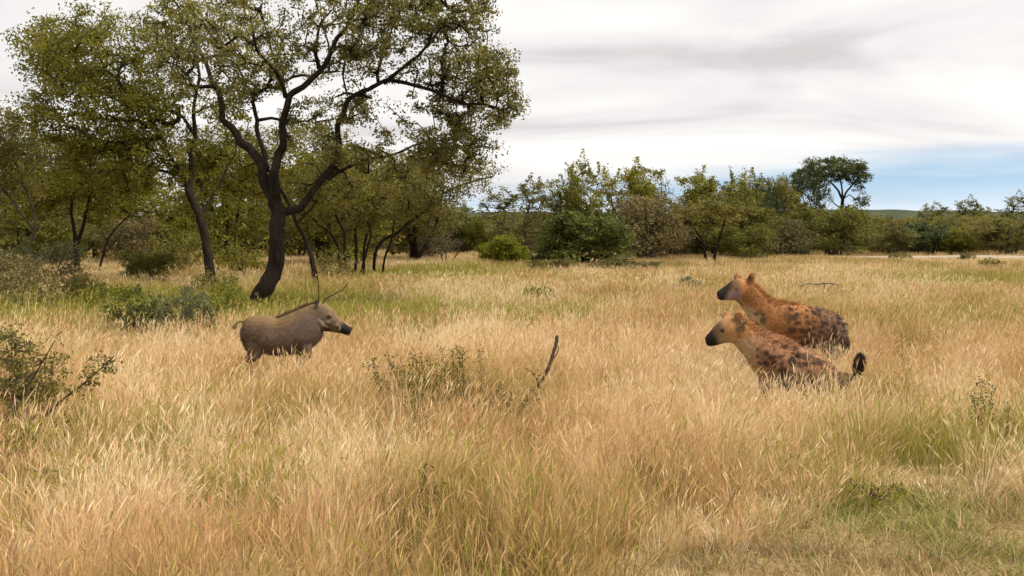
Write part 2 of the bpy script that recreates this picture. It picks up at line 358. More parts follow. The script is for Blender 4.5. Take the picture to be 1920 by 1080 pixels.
def tuft(name, nb, hmin, hmax, spread, width, lean, heads, mat, curl=0.35):
    V = []; Q = []; T = []; rn = []; rt = []; n = 0; f = np.array([0, 0.4, 0.75, 1.0])
    for b in range(nb):
        a = random.uniform(0, 6.283); rr = spread * math.sqrt(random.random()) * 0.55
        base = np.array([math.cos(a) * rr, math.sin(a) * rr, -0.02]); H = random.uniform(hmin, hmax)
        d = np.array([math.cos(a) + random.gauss(0, 0.6), math.sin(a) + random.gauss(0, 0.6), 0]); out_ = random.uniform(0.05, curl) * H
        d = d / (np.linalg.norm(d) + 1e-6) * out_ + np.array([lean * H * random.uniform(0.3, 1.4), 0, 0])
        s = random.uniform(0, 6.283); side = np.array([math.cos(s), math.sin(s), 0]); v = random.random(); head = random.random() < heads
        wd = width * random.uniform(0.6, 1.4) * (0.55 if head else 1)
        pts = [base + d * (t ** 1.7) + np.array([0, 0, H * (t - 0.12 * t * t * np.linalg.norm(d) / max(H, 1e-3))]) for t in f]
        for k in range(3): V += [pts[k] - side * wd * (1 - 0.25 * k) / 2, pts[k] + side * wd * (1 - 0.25 * k) / 2]
        V.append(pts[3])
        Q += [(n, n + 1, n + 3, n + 2), (n + 2, n + 3, n + 5, n + 4)]; T.append((n + 4, n + 5, n + 6)); rn += [v, v]; rt.append(v); n += 7
        if head:                                     # feathery seed head
            up = pts[3] - pts[2]; up = up / np.linalg.norm(up); hl = random.uniform(0.05, 0.11); hw = width * random.uniform(1.2, 2.2)
            for sd_ in (side, np.cross(side, up)):
                V += [pts[3] - up * 0.02, pts[3] + up * hl * 0.4 + sd_ * hw / 2, pts[3] + up * hl + d * 0.06, pts[3] + up * hl * 0.4 - sd_ * hw / 2]
                Q.append((n, n + 1, n + 2, n + 3)); rn.append(min(1, 0.75 + 0.25 * v)); n += 4
    me = build_mesh(name, np.array(V), [np.array(Q), np.array(T)], [mat], {'rnd': ('FACE', rn + rt)})
    return me
def tuft_collection(name, specs):
    c = bpy.data.collections.new(name)
    for k, s in enumerate(specs):
        o = bpy.data.objects.new(f'{name}_{k:02d}', tuft(f'{name}_{k:02d}', **s)); c.objects.link(o)
    return c
G = M['grass']; GS = M['grass_short']
near_c = tuft_collection('tuft_near', [dict(nb=58, hmin=.16, hmax=.44, spread=.20, width=.0043, lean=random.uniform(-.12, .3), heads=.28, mat=G, curl=.6) for _ in range(9)])
mid_c = tuft_collection('tuft_mid', [dict(nb=44, hmin=.20, hmax=.45, spread=.26, width=.008, lean=random.uniform(-.1, .25), heads=.2, mat=G, curl=.5) for _ in range(7)])
far_c = tuft_collection('tuft_far', [dict(nb=44, hmin=.20, hmax=.42, spread=.55, width=.017, lean=random.uniform(.05, .2), heads=.0, mat=G, curl=.5) for _ in range(6)])
wisp_c = tuft_collection('tuft_wisp', [dict(nb=13, hmin=.34, hmax=.66, spread=.22, width=.0042, lean=random.uniform(-.15, .35), heads=.75, mat=G, curl=.45) for _ in range(6)])
short_c = tuft_collection('tuft_short', [dict(nb=50, hmin=.03, hmax=.12, spread=.24, width=.006, lean=random.uniform(-.4, .5), heads=.0, mat=GS, curl=1.6) for _ in range(7)])

# ground zones (metres on the plain): cropped verge beside the track, and greener patches
VERGE = [(0.1, 2.4), gp(1130, 4.6)[:2], gp(1260, 5.3)[:2], gp(1430, 5.95)[:2], gp(1600, 6.3)[:2], gp(1920, 6.5)[:2], gp(2500, 6.9)[:2]]
def verge_dist(x, y):
    """signed distance to the verge edge along y, positive on the cropped side"""
    vx = np.array([v[0] for v in VERGE]); vy = np.array([v[1] for v in VERGE])
    e = np.interp(x, vx, vy, left=2.0) + 0.5 * (fbm(x * 1.3, y * 1.3, 61) - 0.5); return e - y
def patch(px, py, rx, ry):
    d = FPX * CH / (py - 430); c = gp(px, d); return (c[0], c[1], rx, ry)
GPATCH = [patch(1625, 965, .42, .35), patch(1730, 985, .3, .3), patch(730, 603, 1.1, 2.2), patch(620, 608, 1.0, 2.0), patch(300, 580, 3.2, 4.5), patch(520, 590, 1.6, 3.0),
          patch(1790, 625, 1.6, 1.1), patch(830, 520, 3.5, 7), patch(1860, 540, 2.6, 4), patch(100, 610, 2.0, 2.2), patch(1000, 615, 1.2, 1.6), patch(1870, 860, .6, .7), patch(1700, 880, .5, .4), patch(470, 965, .4, .3), patch(80, 960, .25, .22), patch(860, 940, .35, .3), patch(280, 865, .35, .35), patch(1050, 990, .5, .25), patch(1480, 905, .5, .3)]
def greenness(x, y):
    gsum = 0.05 + (0.17 + .14 * sstep(y, 12, 20)) * sstep(fbm(x * 0.55, y * 0.4, 31), 0.55, 0.80) + 0.15 * sstep(y, 14, 26)
    for a, b, rx_, ry_ in GPATCH:
        gsum = gsum + (0.62 + .3 * (b > 14)) * np.exp(-(((x - a) / rx_) ** 2 + ((y - b) / ry_) ** 2))
    return np.clip(gsum, 0, 0.88)
DULL = [(.45, patch(1730, 890, .75, .5)), (.3, patch(1890, 870, .5, .5)), (.4, patch(830, 800, .75, .6)), (.35, patch(1180, 1010, .5, .3)), (.3, patch(480, 940, .6, .4)), (.35, patch(60, 800, .8, .9)), (.3, patch(1560, 760, .7, .5)), (.3, patch(700, 1010, .5, .25))]   # patches of older, browner grass
def lay(y0, y1, rho, wid=0.62, pad=1.6, seed=0):
    rg = np.random.default_rng(seed); area = wid * (y1 * y1 - y0 * y0) + 2 * pad * (y1 - y0); n = int(area * rho)
    y = np.sqrt(rg.random(int(n * 1.0)) * (y1 * y1 - y0 * y0) + y0 * y0); x = (rg.random(len(y)) * 2 - 1) * (wid * y + pad)
    return x, y, rg
def grass_layer(name, rings, coll, nvar, hfun, label, w0=1.0):
    P = []; RO = []; SC = []; ID = []; TI = []; GR = []
    for (y0, y1, rho, ws, sd_) in rings:
        x, y, rg = lay(y0, y1, rho, seed=sd_)
        keep = verge_dist(x, y) < 0.02
        thin = fbm(x * 1.8, y * 1.8, 77); keep &= (thin > 0.40) | (rg.random(len(x)) < 0.45)
        rd = np.abs(y - road_y(x)); keep &= ~((x > 14) & (rd < 1 + 1.0 * sstep(x, 15, 27)))
        x, y = x[keep], y[keep]; n = len(x)
        h = hfun(x, y) * rg.uniform(0.75, 1.2, n)
        P.append(np.stack([x, y, gz(x, y)], -1)); wob = (fbm(x * 0.6, y * 0.6, 15) - 0.5) * 2.4
        RO.append(np.stack([rg.normal(0, .10, n), rg.normal(0.05, .13, n), wob + rg.normal(0, 0.5, n)], -1))
        SC.append(np.stack([ws * np.ones(n), ws * np.ones(n), h], -1)); ID.append(rg.integers(0, nvar, n))
        big = fbm(x * 0.45 + 7, y * 0.3, 41, 4)
        fine = fbm(x * 1.9, y * 1.3, 43, 3); TI.append(np.clip(0.52 + (big - 0.5) * 2.3 + (fine - 0.5) * 1.5 + rg.normal(0, .24, n) - sum(k_ * np.exp(-(((x - a_) / ra) ** 2 + ((y - b_) / rb) ** 2)) for k_, (a_, b_, ra, rb) in DULL), 0, 1)); GR.append(greenness(x, y))
    o = scatter(name, np.concatenate(P), np.concatenate(RO), np.concatenate(SC), np.concatenate(ID), np.concatenate(TI), np.concatenate(GR), coll)
    return tag(o, label, 'grass', kind='stuff')
def hnear(x, y):
    h = 0.42 + 1.15 * fbm(x * 1.5, y * 1.5, 51)
    h = h * (1 - 0.04 * np.exp(-(((x + 2.2) / 2.0) ** 2 + ((y - 11.4) / 1.3) ** 2)))       # lower round the warthog
    h = h * (1 - 0.30 * np.exp(-(((x - 3.1) / 1.2) ** 2 + ((y - 11.0) / 0.6) ** 2)))
    h = h * (1 - 0.30 * np.exp(-(((x - 3.1) / .5) ** 2 + ((y - 9.6) / .5) ** 2)))
    return h * (0.55 + 0.45 * sstep(-verge_dist(x, y), 0.0, 0.7))
def hmid(x, y):
    h = 0.80 + 0.65 * fbm(x * 0.6, y * 0.6, 52); return h * (1 - 0.3 * sstep(greenness(x, y), .5, .9))
def hfar(x, y): return (0.75 + 0.5 * fbm(x * 0.3, y * 0.3, 53)) * (1 - .5 * sstep(x, 14, 22) * sstep(road_y(x) + 1 - y, 0, 2) * (1 - sstep(road_y(x) - y, 8, 16)))
grass_layer('tall_grass', [(2.6, 8, 38, 1.0, 1), (8, 14.5, 33, 1.05, 2)], near_c, 9, hnear, 'tall dry golden grass filling the foreground around the animals')
grass_layer('meadow_grass', [(14.5, 24, 23, 1.0, 3), (24, 36, 13, 1.25, 4)], mid_c, 7, hmid, 'straw coloured grass in the clearing behind the animals')
grass_layer('distant_grass', [(36, 60, 6.5, 1.0, 5), (60, 120, 2.6, 1.3, 6)], far_c, 6, hfar, 'pale yellow grass stretching to the far bushes')
def hwisp(x, y): return (0.62 + 0.6 * fbm(x * 0.8, y * 0.8, 57)) * (1 - 0.35 * np.exp(-(((x + 2.2) / 2.0) ** 2 + ((y - 11.4) / 1.3) ** 2))) * (1 - 0.25 * np.exp(-(((x - 3.0) / 1.3) ** 2 + ((y - 10.6) / 0.9) ** 2)))
grass_layer('seeding_grass', [(3.6, 9, 9, 1.0, 21), (9, 20, 7, 1.15, 22)], wisp_c, 6, hwisp, 'pale wispy seed stems standing above the tall grass')
def short_layer():
    x, y, rg = lay(2.6, 7.4, 95, seed=11); k = verge_dist(x, y) > -0.25; x, y = x[k], y[k]; n = len(x)
    gp_ = patch(1660, 985, .38, .3); gr = 0.14 + 0.35 * sstep(fbm(x * 1.6, y * 1.6, 91), .5, .75) + .6 * np.exp(-(((x - gp_[0]) / gp_[2]) ** 2 + ((y - gp_[1]) / gp_[3]) ** 2))
    o = scatter('short_grass', np.stack([x, y, gz(x, y)], -1), np.stack([rg.normal(0, .2, n), rg.normal(0, .2, n), rg.uniform(0, 6.28, n)], -1),
                np.stack([rg.uniform(.8, 1.3, n)] * 2 + [rg.uniform(.6, 1.3, n)], -1), rg.integers(0, 7, n), np.clip(0.5 + (fbm(x * 1.1, y * 1.1, 47) - .5) * 2 + rg.normal(0, .15, n), 0, 1), gr, short_c)
    tag(o, 'short trampled grass on the verge at lower right', 'grass', kind='stuff')
short_layer()

# ------------------------------------------------------------------ trees
def leaves(name, C, size, rnd, mat, aspect=0.5, flat=0.0, rg=RNG):
    n = len(C); nrm = rg.normal(size=(n, 3)); nrm[:, 2] += flat * np.sign(nrm[:, 2]); nrm /= np.linalg.norm(nrm, axis=1)[:, None]
    t = np.cross(nrm, rg.normal(size=(n, 3))); t /= np.linalg.norm(t, axis=1)[:, None]; b = np.cross(nrm, t)
    s = size * rg.uniform(0.6, 1.35, n); L_ = t * (s / 2)[:, None]; W_ = b * (s * aspect / 2)[:, None]
    V = np.stack([C - L_, C + W_ - L_ * 0.1, C + L_, C - W_ - L_ * 0.1], 1).reshape(-1, 3)
    F = np.arange(4 * n).reshape(-1, 4)
    return build_mesh(name, V, [F], [mat], {'rnd': ('FACE', np.clip(rnd, 0, 1))})
def grow(limbs, C, rg, rtip=0.006, step=0.35, arch=0.12):
    """limbs: list of (pts, radii). C: leaf clump centres. Returns twig edges [(p0,p1,r0,r1)]"""
    pts = []; par = []; rad = []
    for P, r_ in limbs:
        k0 = len(pts)
        for i_, p in enumerate(P): pts.append(p); par.append(-1 if i_ == 0 else k0 + i_ - 1); rad.append(r_[i_])
    nl = len(pts); A = np.array(pts)
    start = np.array([0.25 * len(P) for P, _ in limbs])
    d0 = np.min(np.linalg.norm(C[:, None] - A[None], axis=2), axis=1); order = np.argsort(d0)
    pts = list(A); cnt = {}
    ends = []
    arr = np.zeros((len(A) + len(C) * 12, 3)); arr[:len(A)] = A; m = len(A)
    pref = np.zeros(len(arr)); lo = A[:, 2].min(); pref[:len(A)] = np.where(A[:, 2] < lo + 0.45 * (np.median(C[:, 2]) - lo), 3.0, 0)
    parl = par[:]
    for c in C[order]:
        dd = np.linalg.norm(arr[:m] - c, axis=1) + pref[:m] + 0.6 * np.maximum(0, arr[:m, 2] - c[2])
        k = int(np.argmin(dd)); p0 = arr[k]; L_ = np.linalg.norm(c - p0); ns = int(min(10, max(2, L_ / step)))
        side = rg.normal(size=3) * L_ * 0.10; prev = k
        for s_ in range(1, ns + 1):
            t = s_ / ns; w_ = math.sin(t * math.pi)
            p = p0 + (c - p0) * t + side * w_ + np.array([0, 0, arch * L_ * w_]) + rg.normal(size=3) * 0.025 * (t < 1)
            arr[m] = p; parl.append(prev); prev = m; m += 1
    w_ = np.zeros(m)
    for k in range(m - 1, nl - 1, -1):
        if w_[k] == 0: w_[k] = 1
        if parl[k] >= nl: w_[parl[k]] += w_[k]
    r = rtip * np.sqrt(np.maximum(w_, 1))
    E = []
    for k in range(nl, m):
        p = parl[k]; rp = r[p] if p >= nl else min(rad[p], r[k] * 1.25); E.append((arr[p], arr[k], rp, r[k]))
    return E
def twig_mesh(name, E, mat, sides=4):
    P0 = np.array([e[0] for e in E]); P1 = np.array([e[1] for e in E]); r0 = np.array([e[2] for e in E]); r1 = np.array([e[3] for e in E])
    T = P1 - P0; T /= np.linalg.norm(T, axis=1)[:, None] + 1e-9; ref = np.where(np.abs(T[:, 2:3]) > 0.8, [[1.0, 0, 0]], [[0, 0, 1.0]])
    A = np.cross(T, ref); A /= np.linalg.norm(A, axis=1)[:, None]; B = np.cross(A, T); th = np.arange(sides) / sides * 2 * math.pi
    ring = lambda P, r_: P[:, None] + r_[:, None, None] * (np.cos(th)[None, :, None] * A[:, None] + np.sin(th)[None, :, None] * B[:, None])
    V = np.concatenate([ring(P0, r0), ring(P1, r1)], 1).reshape(-1, 3); n = len(E); b = (np.arange(n) * 2 * sides)[:, None]
    j = np.arange(sides)[None]; jn = (j + 1) % sides
    q = np.stack([b + j, b + jn, b + sides + jn, b + sides + j], -1).reshape(-1, 4)
    return build_mesh(name, V, [q], [mat], smooth=True)
def blob_points(blobs, n, rg, shell=0.55, gap=0.0, gseed=0):
    """clump centres in ellipsoids (cx,cy,cz,rx,ry,rz,weight)"""
    B = np.array(blobs, float); wts = B[:, 6] * (B[:, 3] * B[:, 4] * B[:, 5]) ** 0.67; wts /= wts.sum(); out_ = []; tot = 0
    while tot < n:
        k = rg.choice(len(B), n, p=wts); v = rg.normal(size=(n, 3)); v /= np.linalg.norm(v, axis=1)[:, None]
        r_ = rg.random(n) ** (1 / 3.0); r_ = shell + (1 - shell) * r_; r_ = np.where(rg.random(n) < 0.35, rg.random(n) ** 0.5, r_) * rg.uniform(0.85, 1.1, n)
        p = B[k, :3] + v * r_[:, None] * B[k, 3:6]
        if gap: p = p[fbm(p[:, 0] * 0.9 + p[:, 1] * 0.5, p[:, 2] * 1.1 + p[:, 1] * 0.4, gseed, 2) > gap]
        out_.append(p); tot += len(p)
    return np.concatenate(out_)[:n]
def clump_leaves(C, per, rad, rg, flatz=0.7):
    n = len(C); k = rg.poisson(per, n) + 1; idx = np.repeat(np.arange(n), k)
    u_ = rg.normal(size=(len(idx), 3)); u_ /= np.linalg.norm(u_, axis=1)[:, None]; u_ *= (1.75 * rg.random(len(idx)) ** .5)[:, None]
    P = C[idx] + u_ * np.array([rad, rad, rad * flatz]) * rg.uniform(0.5, 1.35, n)[idx][:, None]
    tone = rg.normal(0.5, 0.2, n)[idx] + rg.normal(0, 0.17, len(idx)); return P, tone

def hand_tree(name, label, base, limbs, blobs, ncl, per, crad, lsize, leafm, barkm, seed, gap=0.0, sides=9, rtip=0.006, group=None, cat='tree', shell=0.55, aspect=0.5):
    """limbs: [(part_name, pts(n,3) world, r0, r1)], blobs in world coordinates"""
    rg = np.random.default_rng(seed); base = np.asarray(base, float)
    root = bpy.data.objects.new(name, None); COL.objects.link(root); root.location = base; tag(root, label, cat, group)
    LL = []
    for pn, P, r0, r1 in limbs:
        P = smooth_path(np.asarray(P) - base, 5); t = np.linspace(0, 1, len(P)); r0 *= .70; r1 *= .72; rr = r0 + (r1 - r0) * t ** 0.7
        wob = rg.normal(size=P.shape) * 0.05 * rr[:, None]
        kn = rg.normal(size=(max(4, len(P) // 3), 3)) * (.65 * r0 if pn != 'trunk' else .15 * r0); kn[0] = 0          # crooked growth
        wob = wob + np.stack([np.interp(np.linspace(0, 1, len(P)), np.linspace(0, 1, len(kn)), kn[:, a_]) for a_ in range(3)], -1); wob[0] = 0; P = P + wob
        if pn == 'trunk': rr = rr * (1 + 0.55 * np.exp(-t * 9))
        a = Acc(); tube(a, P, rr, sides, 0.05); obj(pn, a.mesh(pn, [barkm]), root); LL.append((P, rr))
    B = [(b[0] - base[0], b[1] - base[1], b[2] - base[2], *b[3:]) for b in blobs]
    C = blob_points(B, ncl, rg, shell, gap, seed)
    E = grow(LL, C, rg, rtip)
    tag(obj('twigs', twig_mesh('twigs', E, barkm), root), kind='stuff')
    P, tone = clump_leaves(C, per, crad, rg)
    tag(obj('crown', leaves('crown', P, lsize, tone, leafm, aspect, rg=rg), root), kind='stuff')
    return root
def pxpath(pts, d):
    return [at(p[0], p[1], d + (p[2] if len(p) > 2 else 0)) for p in pts]
def pxblob(px, py, rx, ry, d, dd=0, rd=None, wt=1.0):
    c = at(px, py, d + dd); s = (d + dd) / FPX
    return (c[0], c[1], c[2], rx * s, (rd if rd is not None else 0.5 * (rx + ry) * s), ry * s, wt)

# A: the big tree behind the warthog
d = 21.7; s = d / FPX; b = gp(478, d); b2 = b.copy(); b2[2] -= .1
limbs = [('trunk', [b2] + pxpath([(492, 552), (512, 505), (522, 455), (524, 410), (518, 375)], d), 25 * s, 19 * s),
         ('branch', pxpath([(518, 378), (498, 325), (470, 285), (445, 262), (425, 228), (412, 185), (405, 150, .3), (380, 90, .6), (350, 40, .8)], d), 16 * s, 4 * s),
         ('branch', pxpath([(518, 378), (512, 330, -.1), (520, 285, -.2), (526, 240, -.3), (535, 185, -.3), (565, 160, -.4), (610, 120, -.5), (640, 75, -.6), (655, 20, -.6), (690, -40, -.6)], d), 15 * s, 4 * s),
         ('branch', pxpath([(524, 400), (560, 378, .3), (608, 335, .5), (638, 285, .6), (640, 225, .6), (655, 190, .5), (690, 160, .4), (735, 158, .3), (790, 172, .2), (850, 188, .1), (910, 200, 0)], d), 12 * s, 3.5 * s),
         ('branch', pxpath([(500, 320), (488, 270, .4), (478, 215, .6), (480, 180, .7), (500, 160, .8), (520, 120, 1.0), (500, 60, 1.2)], d), 8 * s, 2.5 * s),
         ('branch', pxpath([(536, 182, -.3), (522, 140, -.6), (500, 112, -.8), (480, 88, -1.0), (470, 30, -1.2)], d), 7 * s, 2.5 * s),
         ('branch', pxpath([(598, 128, -.5), (588, 90, -.9), (598, 50, -1.1), (625, 20, -1.3)], d), 6 * s, 2 * s),
         ('branch', pxpath([(720, 156, .3), (760, 120, .1), (800, 90, -.2), (830, 50, -.3), (850, 20, -.3)], d), 6 * s, 2 * s),
         ('branch', pxpath([(608, 335, .5), (680, 300, .9), (740, 290, 1.0), (800, 270, 1.0), (860, 280, 1.0)], d), 5 * s, 2 * s)]
blobs = [pxblob(560, 45, 230, 100, d, 0, 2.2), pxblob(800, 90, 160, 105, d, 0, 1.9), pxblob(890, 175, 85, 85, d, 0, 1.2, 1.2), pxblob(745, 250, 165, 85, d, .6, 1.5, 1.1), pxblob(850, 285, 90, 55, d, .6, 1.0, 1.2),
         pxblob(420, 90, 150, 110, d, .5, 1.9, 1.2), pxblob(480, -10, 220, 70, d, .3, 2.0), pxblob(760, -10, 190, 75, d, 0, 1.8, 1.1), pxblob(620, 235, 110, 60, d, 1.8, 1.0, .8), pxblob(650, 330, 120, 45, d, 1.6, .9, 1.0)]
hand_tree('thorn_tree', 'large dark-trunked thorn tree with spreading open crown behind the warthog', b, limbs, blobs, 1000, 66, .145, .070, M['leaf_greyolive'], M['bark_dark'], 101, gap=.47, sides=11, rtip=.010, group='trees on the left')

# C: dense tree to the left of it
d = 28.5; s = d / FPX; b = gp(396, d); b2 = b.copy(); b2[2] -= .1
limbs = [('trunk', [b2] + pxpath([(394, 510), (388, 455), (372, 395), (352, 355)], d), 13 * s, 11 * s),
         ('branch', pxpath([(354, 358), (356, 310), (362, 255), (366, 200), (372, 150, -.3), (360, 90, -.5)], d), 9 * s, 3 * s),
         ('branch', pxpath([(354, 358), (335, 320, -.2), (312, 275, -.4), (290, 235, -.6), (262, 205, -.8), (220, 150, -.8)], d), 7 * s, 2.5 * s),
         ('branch', pxpath([(362, 250), (330, 212, .3), (280, 205, .6), (230, 190, .8), (160, 160, 1.0), (90, 120, 1)], d), 5 * s, 2 * s),
         ('branch', pxpath([(376, 400), (400, 360, .5), (420, 320, .8), (440, 290, 1)], d), 5 * s, 2 * s)]
blobs = [pxblob(235, 105, 170, 85, d, 0, 2.4), pxblob(110, 100, 85, 60, d, .5, 1.2, 1.1), pxblob(190, 215, 150, 85, d, 0, 2.2, 1.1), pxblob(345, 215, 120, 120, d, .8, 1.8, .9), pxblob(250, 310, 150, 60, d, .5, 1.8, 1.0), pxblob(410, 330, 70, 60, d, 1.2, 1.0, .8), pxblob(380, 60, 130, 80, d, 1, 1.8, .9)]
hand_tree('bush_willow', 'dense olive leafed tree with slender crooked trunk left of the big thorn tree', b, limbs, blobs, 980, 66, .21, .088, M['leaf_olive'], M['bark_dark'], 102, gap=.38, sides=8, rtip=.009, group='trees on the left')

# B: many-stemmed tree right of the big trunk
d = 36.0; s = d / FPX; b = gp(672, d); limbs = []
for k, pts in enumerate([[(650, 505), (648, 460), (640, 420), (622, 385)], [(665, 506), (664, 455), (668, 410), (680, 370)], [(682, 506), (684, 450), (700, 405), (715, 360)], [(640, 503), (628, 455), (600, 420), (575, 400)],
                         [(700, 507), (712, 465), (745, 435), (782, 405), (820, 372), (862, 350), (925, 332)], [(715, 507), (722, 480), (735, 450), (740, 420)], [(672, 505), (690, 460), (690, 420), (650, 370)]]):
    P = pxpath([(p[0], p[1], (k % 3 - 1) * .5) for p in pts], d); P[0] = np.array([P[0][0], P[0][1], float(gz(P[0][0], P[0][1])) - .05]); limbs.append(('stem', P, (5.5 if k < 5 else 4) * s, 2 * s))
blobs = [pxblob(690, 365, 150, 60, d, 0, 2.0), pxblob(620, 400, 90, 50, d, .4, 1.4), pxblob(800, 335, 110, 50, d, 0, 1.6, .8), pxblob(740, 405, 80, 40, d, 0, 1.2, .8), pxblob(890, 322, 60, 26, d, 0, .8, .5)]
hand_tree('many_stemmed_tree', 'many-stemmed thorn tree with a long bare branch reaching right', b, limbs, blobs, 700, 38, .21, .088, M['leaf_rust'], M['bark_dark'], 103, gap=.33, sides=6, rtip=.008, group='trees on the left')

# D: twin-stemmed tree
d = 37.0; s = d / FPX; b = gp(146, d); b2 = b.copy(); b2[2] -= .1
limbs = [('trunk', [b2] + pxpath([(143, 490), (142, 455)], d), 9 * s, 8 * s), ('stem', pxpath([(142, 460), (138, 415), (136, 375), (125, 330)], d), 6 * s, 2.5 * s), ('stem', pxpath([(144, 460), (156, 415), (166, 375), (190, 330)], d), 6 * s, 2.5 * s),
         ('branch', [gp(185, d)] + pxpath([(196, 470), (215, 435), (245, 400)], d), 3.5 * s, 2 * s)]
blobs = [pxblob(130, 315, 130, 60, d, 0, 2.2), pxblob(60, 350, 80, 50, d, .5, 1.4), pxblob(200, 350, 90, 50, d, .3, 1.5)]
hand_tree('twin_stemmed_tree', 'olive tree with two upright stems near the left edge', b, limbs, blobs, 600, 48, .25, .10, M['leaf_olive'], M['bark_dark'], 104, gap=.3, sides=7, group='trees on the left')
# F: tree at the left border
d = 31.0; s = d / FPX; b = gp(40, d); b2 = b.copy(); b2[2] -= .1
limbs = [('trunk', [b2] + pxpath([(50, 490), (62, 440), (66, 400), (40, 330), (5, 260)], d), 6 * s, 3 * s), ('branch', pxpath([(62, 430), (20, 370), (-30, 320)], d), 4 * s, 2 * s)]
blobs = [pxblob(-40, 290, 90, 100, d, 0, 2.0), pxblob(20, 265, 60, 60, d, 0, 1.1, .9), pxblob(70, 310, 70, 60, d, 0, 1.2, .8)]
hand_tree('slender_tree', 'thin leaning tree with sparse brownish crown at the left border', b, limbs, blobs, 400, 40, .22, .088, M['leaf_rust'], M['bark_grey'], 105, gap=.3, sides=7, group='trees on the left')
# leaning stem behind the big trunk
d = 30.0; s = d / FPX; b = gp(594, d); b2 = b.copy(); b2[2] -= .1
limbs = [('trunk', [b2] + pxpath([(588, 500), (575, 455), (556, 420), (545, 390), (520, 350), (490, 320)], d), 7.5 * s, 3.5 * s), ('branch', pxpath([(556, 420), (590, 380), (600, 350)], d), 3 * s, 2 * s)]
blobs = [pxblob(560, 300, 110, 70, d, .5, 1.6), pxblob(460, 310, 80, 70, d, .5, 1.3), pxblob(640, 330, 90, 60, d, .5, 1.3)]
hand_tree('leaning_tree', 'dark stem leaning left behind the big thorn tree trunk', b, limbs, blobs, 340, 40, .23, .09, M['leaf_olive'], M['bark_dark'], 106, gap=.3, sides=7, group='trees on the left')
# flat-topped tree on the skyline
d = 72.0; s = d / FPX; b = gp(1583, d); b2 = b.copy(); b2[2] -= .1
limbs = [('trunk', [b2] + pxpath([(1582, 430), (1580, 395), (1580, 372)], d), 6 * s, 4.5 * s), ('branch', pxpath([(1580, 376), (1568, 355), (1548, 335), (1520, 325)], d), 3.5 * s, 1.5 * s), ('branch', pxpath([(1580, 374), (1592, 352), (1606, 335), (1622, 325)], d), 3.2 * s, 1.5 * s),
         ('branch', pxpath([(1580, 376), (1579, 350), (1572, 325), (1566, 310)], d), 3 * s, 1.2 * s), ('branch', pxpath([(1580, 392), (1562, 378), (1552, 370)], d), 2 * s, 1 * s)]
blobs = [pxblob(1560, 314, 62, 20, d, 0, 2.0, 1.2), pxblob(1518, 332, 34, 20, d, 0, 1.1, 1.1), pxblob(1608, 328, 27, 22, d, 0, 1.0, 1.0), pxblob(1618, 375, 17, 14, d, 0, .6, .8), pxblob(1572, 330, 22, 14, d, .3, .9, .7), pxblob(1528, 345, 20, 10, d, 0, .7, .6), pxblob(1608, 350, 14, 12, d, 0, .6, .7)]
hand_tree('flat_topped_tree', 'flat-topped acacia with airy crown standing against the sky', b, limbs, blobs, 420, 34, .17, .13, M['leaf_skyline'], M['bark_dark'], 107, sides=7, rtip=.011, shell=.3)

# ------------------------------------------------------------------ bush archetypes, copied into place
PROTO = {}
def proto(key, seed, H, W, stems, blobs, ncl, per, crad, lsize, leafm, barkm, gap=0.0, rtip=.007, low=0.0):
    """a bush H metres high and W wide, base at the origin: list of (part name, mesh, kind)"""
    rg = np.random.default_rng(seed); LL = []; parts = []
    for k in range(stems):
        a = rg.uniform(0, 6.283); lean = rg.uniform(.15, .42) * W * (0.35 if stems == 1 else 1); h = H * rg.uniform(.55, .8)
        b0 = np.array([math.cos(a) * .05 * W, math.sin(a) * .05 * W, -.08]); tip = np.array([math.cos(a) * lean, math.sin(a) * lean, h])
        mid = (b0 + tip) / 2 + np.array([math.cos(a) * -.06 * W, math.sin(a) * -.06 * W, .05 * H]) + rg.normal(size=3) * .05 * H
        P = smooth_path([b0, (b0 * 2 + mid) / 3 + rg.normal(size=3) * .02, mid, tip], 4); r0 = (0.030 if stems > 1 else 0.045) * H ** .8; rr = np.linspace(r0, r0 * .3, len(P))
        ac = Acc(); tube(ac, P, rr, 6, .08); nm = 'trunk' if stems == 1 else 'stem'; parts.append((nm, ac.mesh(nm, [barkm]), None)); LL.append((P, rr))
    B = [(x * W / 2, y * W / 2, z * H, rx * W / 2, ry * W / 2, rz * H, 1.0) for x, y, z, rx, ry, rz in blobs]
    C = blob_points(B, ncl, rg, .45, gap, seed); C[:, 2] = np.maximum(C[:, 2], .06)
    hi = C[C[:, 2] > np.quantile(C[:, 2], .6)]; sh = []                      # ragged leafy shoots breaking the outline
    for c0 in hi[rg.integers(0, len(hi), int(16 * max(1, W / 2.5)))]:
        out_ = np.array([c0[0] * .35, c0[1] * .35, H * .5]) + rg.normal(size=3) * .22 * H; out_ /= np.linalg.norm(out_); ln = rg.uniform(.05, .15) * H
        for t in np.linspace(.25, 1, 4): sh.append(c0 + out_ * ln * t)
    C = np.vstack([C, sh])
    parts.append(('twigs', twig_mesh('twigs', grow(LL, C, rg, rtip), barkm, 3), 'stuff'))
    P1, t1 = clump_leaves(C[:ncl], per, crad, rg); P2, t2 = clump_leaves(C[ncl:], per * .5, crad * .45, rg); P = np.vstack([P1, P2]); tone = np.concatenate([t1, t2]); P[:, 2] = np.abs(P[:, 2])
    parts.append(('crown', leaves('crown', P, lsize, tone, leafm, .55, rg=rg), 'stuff')); PROTO[key] = (H, W, parts)
def rblobs(seed, n, zlo, zhi, spread, r0, r1, top=0.0):
    rg = np.random.default_rng(seed); o = []
    for k in range(n):
        a = rg.uniform(0, 6.283); q_ = math.sqrt(rg.random()) * spread; z = rg.uniform(zlo, zhi) * (1 - top * q_)
        r_ = rg.uniform(r0, r1); o.append((math.cos(a) * q_, math.sin(a) * q_, z, r_, r_, r_ * .45))
    return o
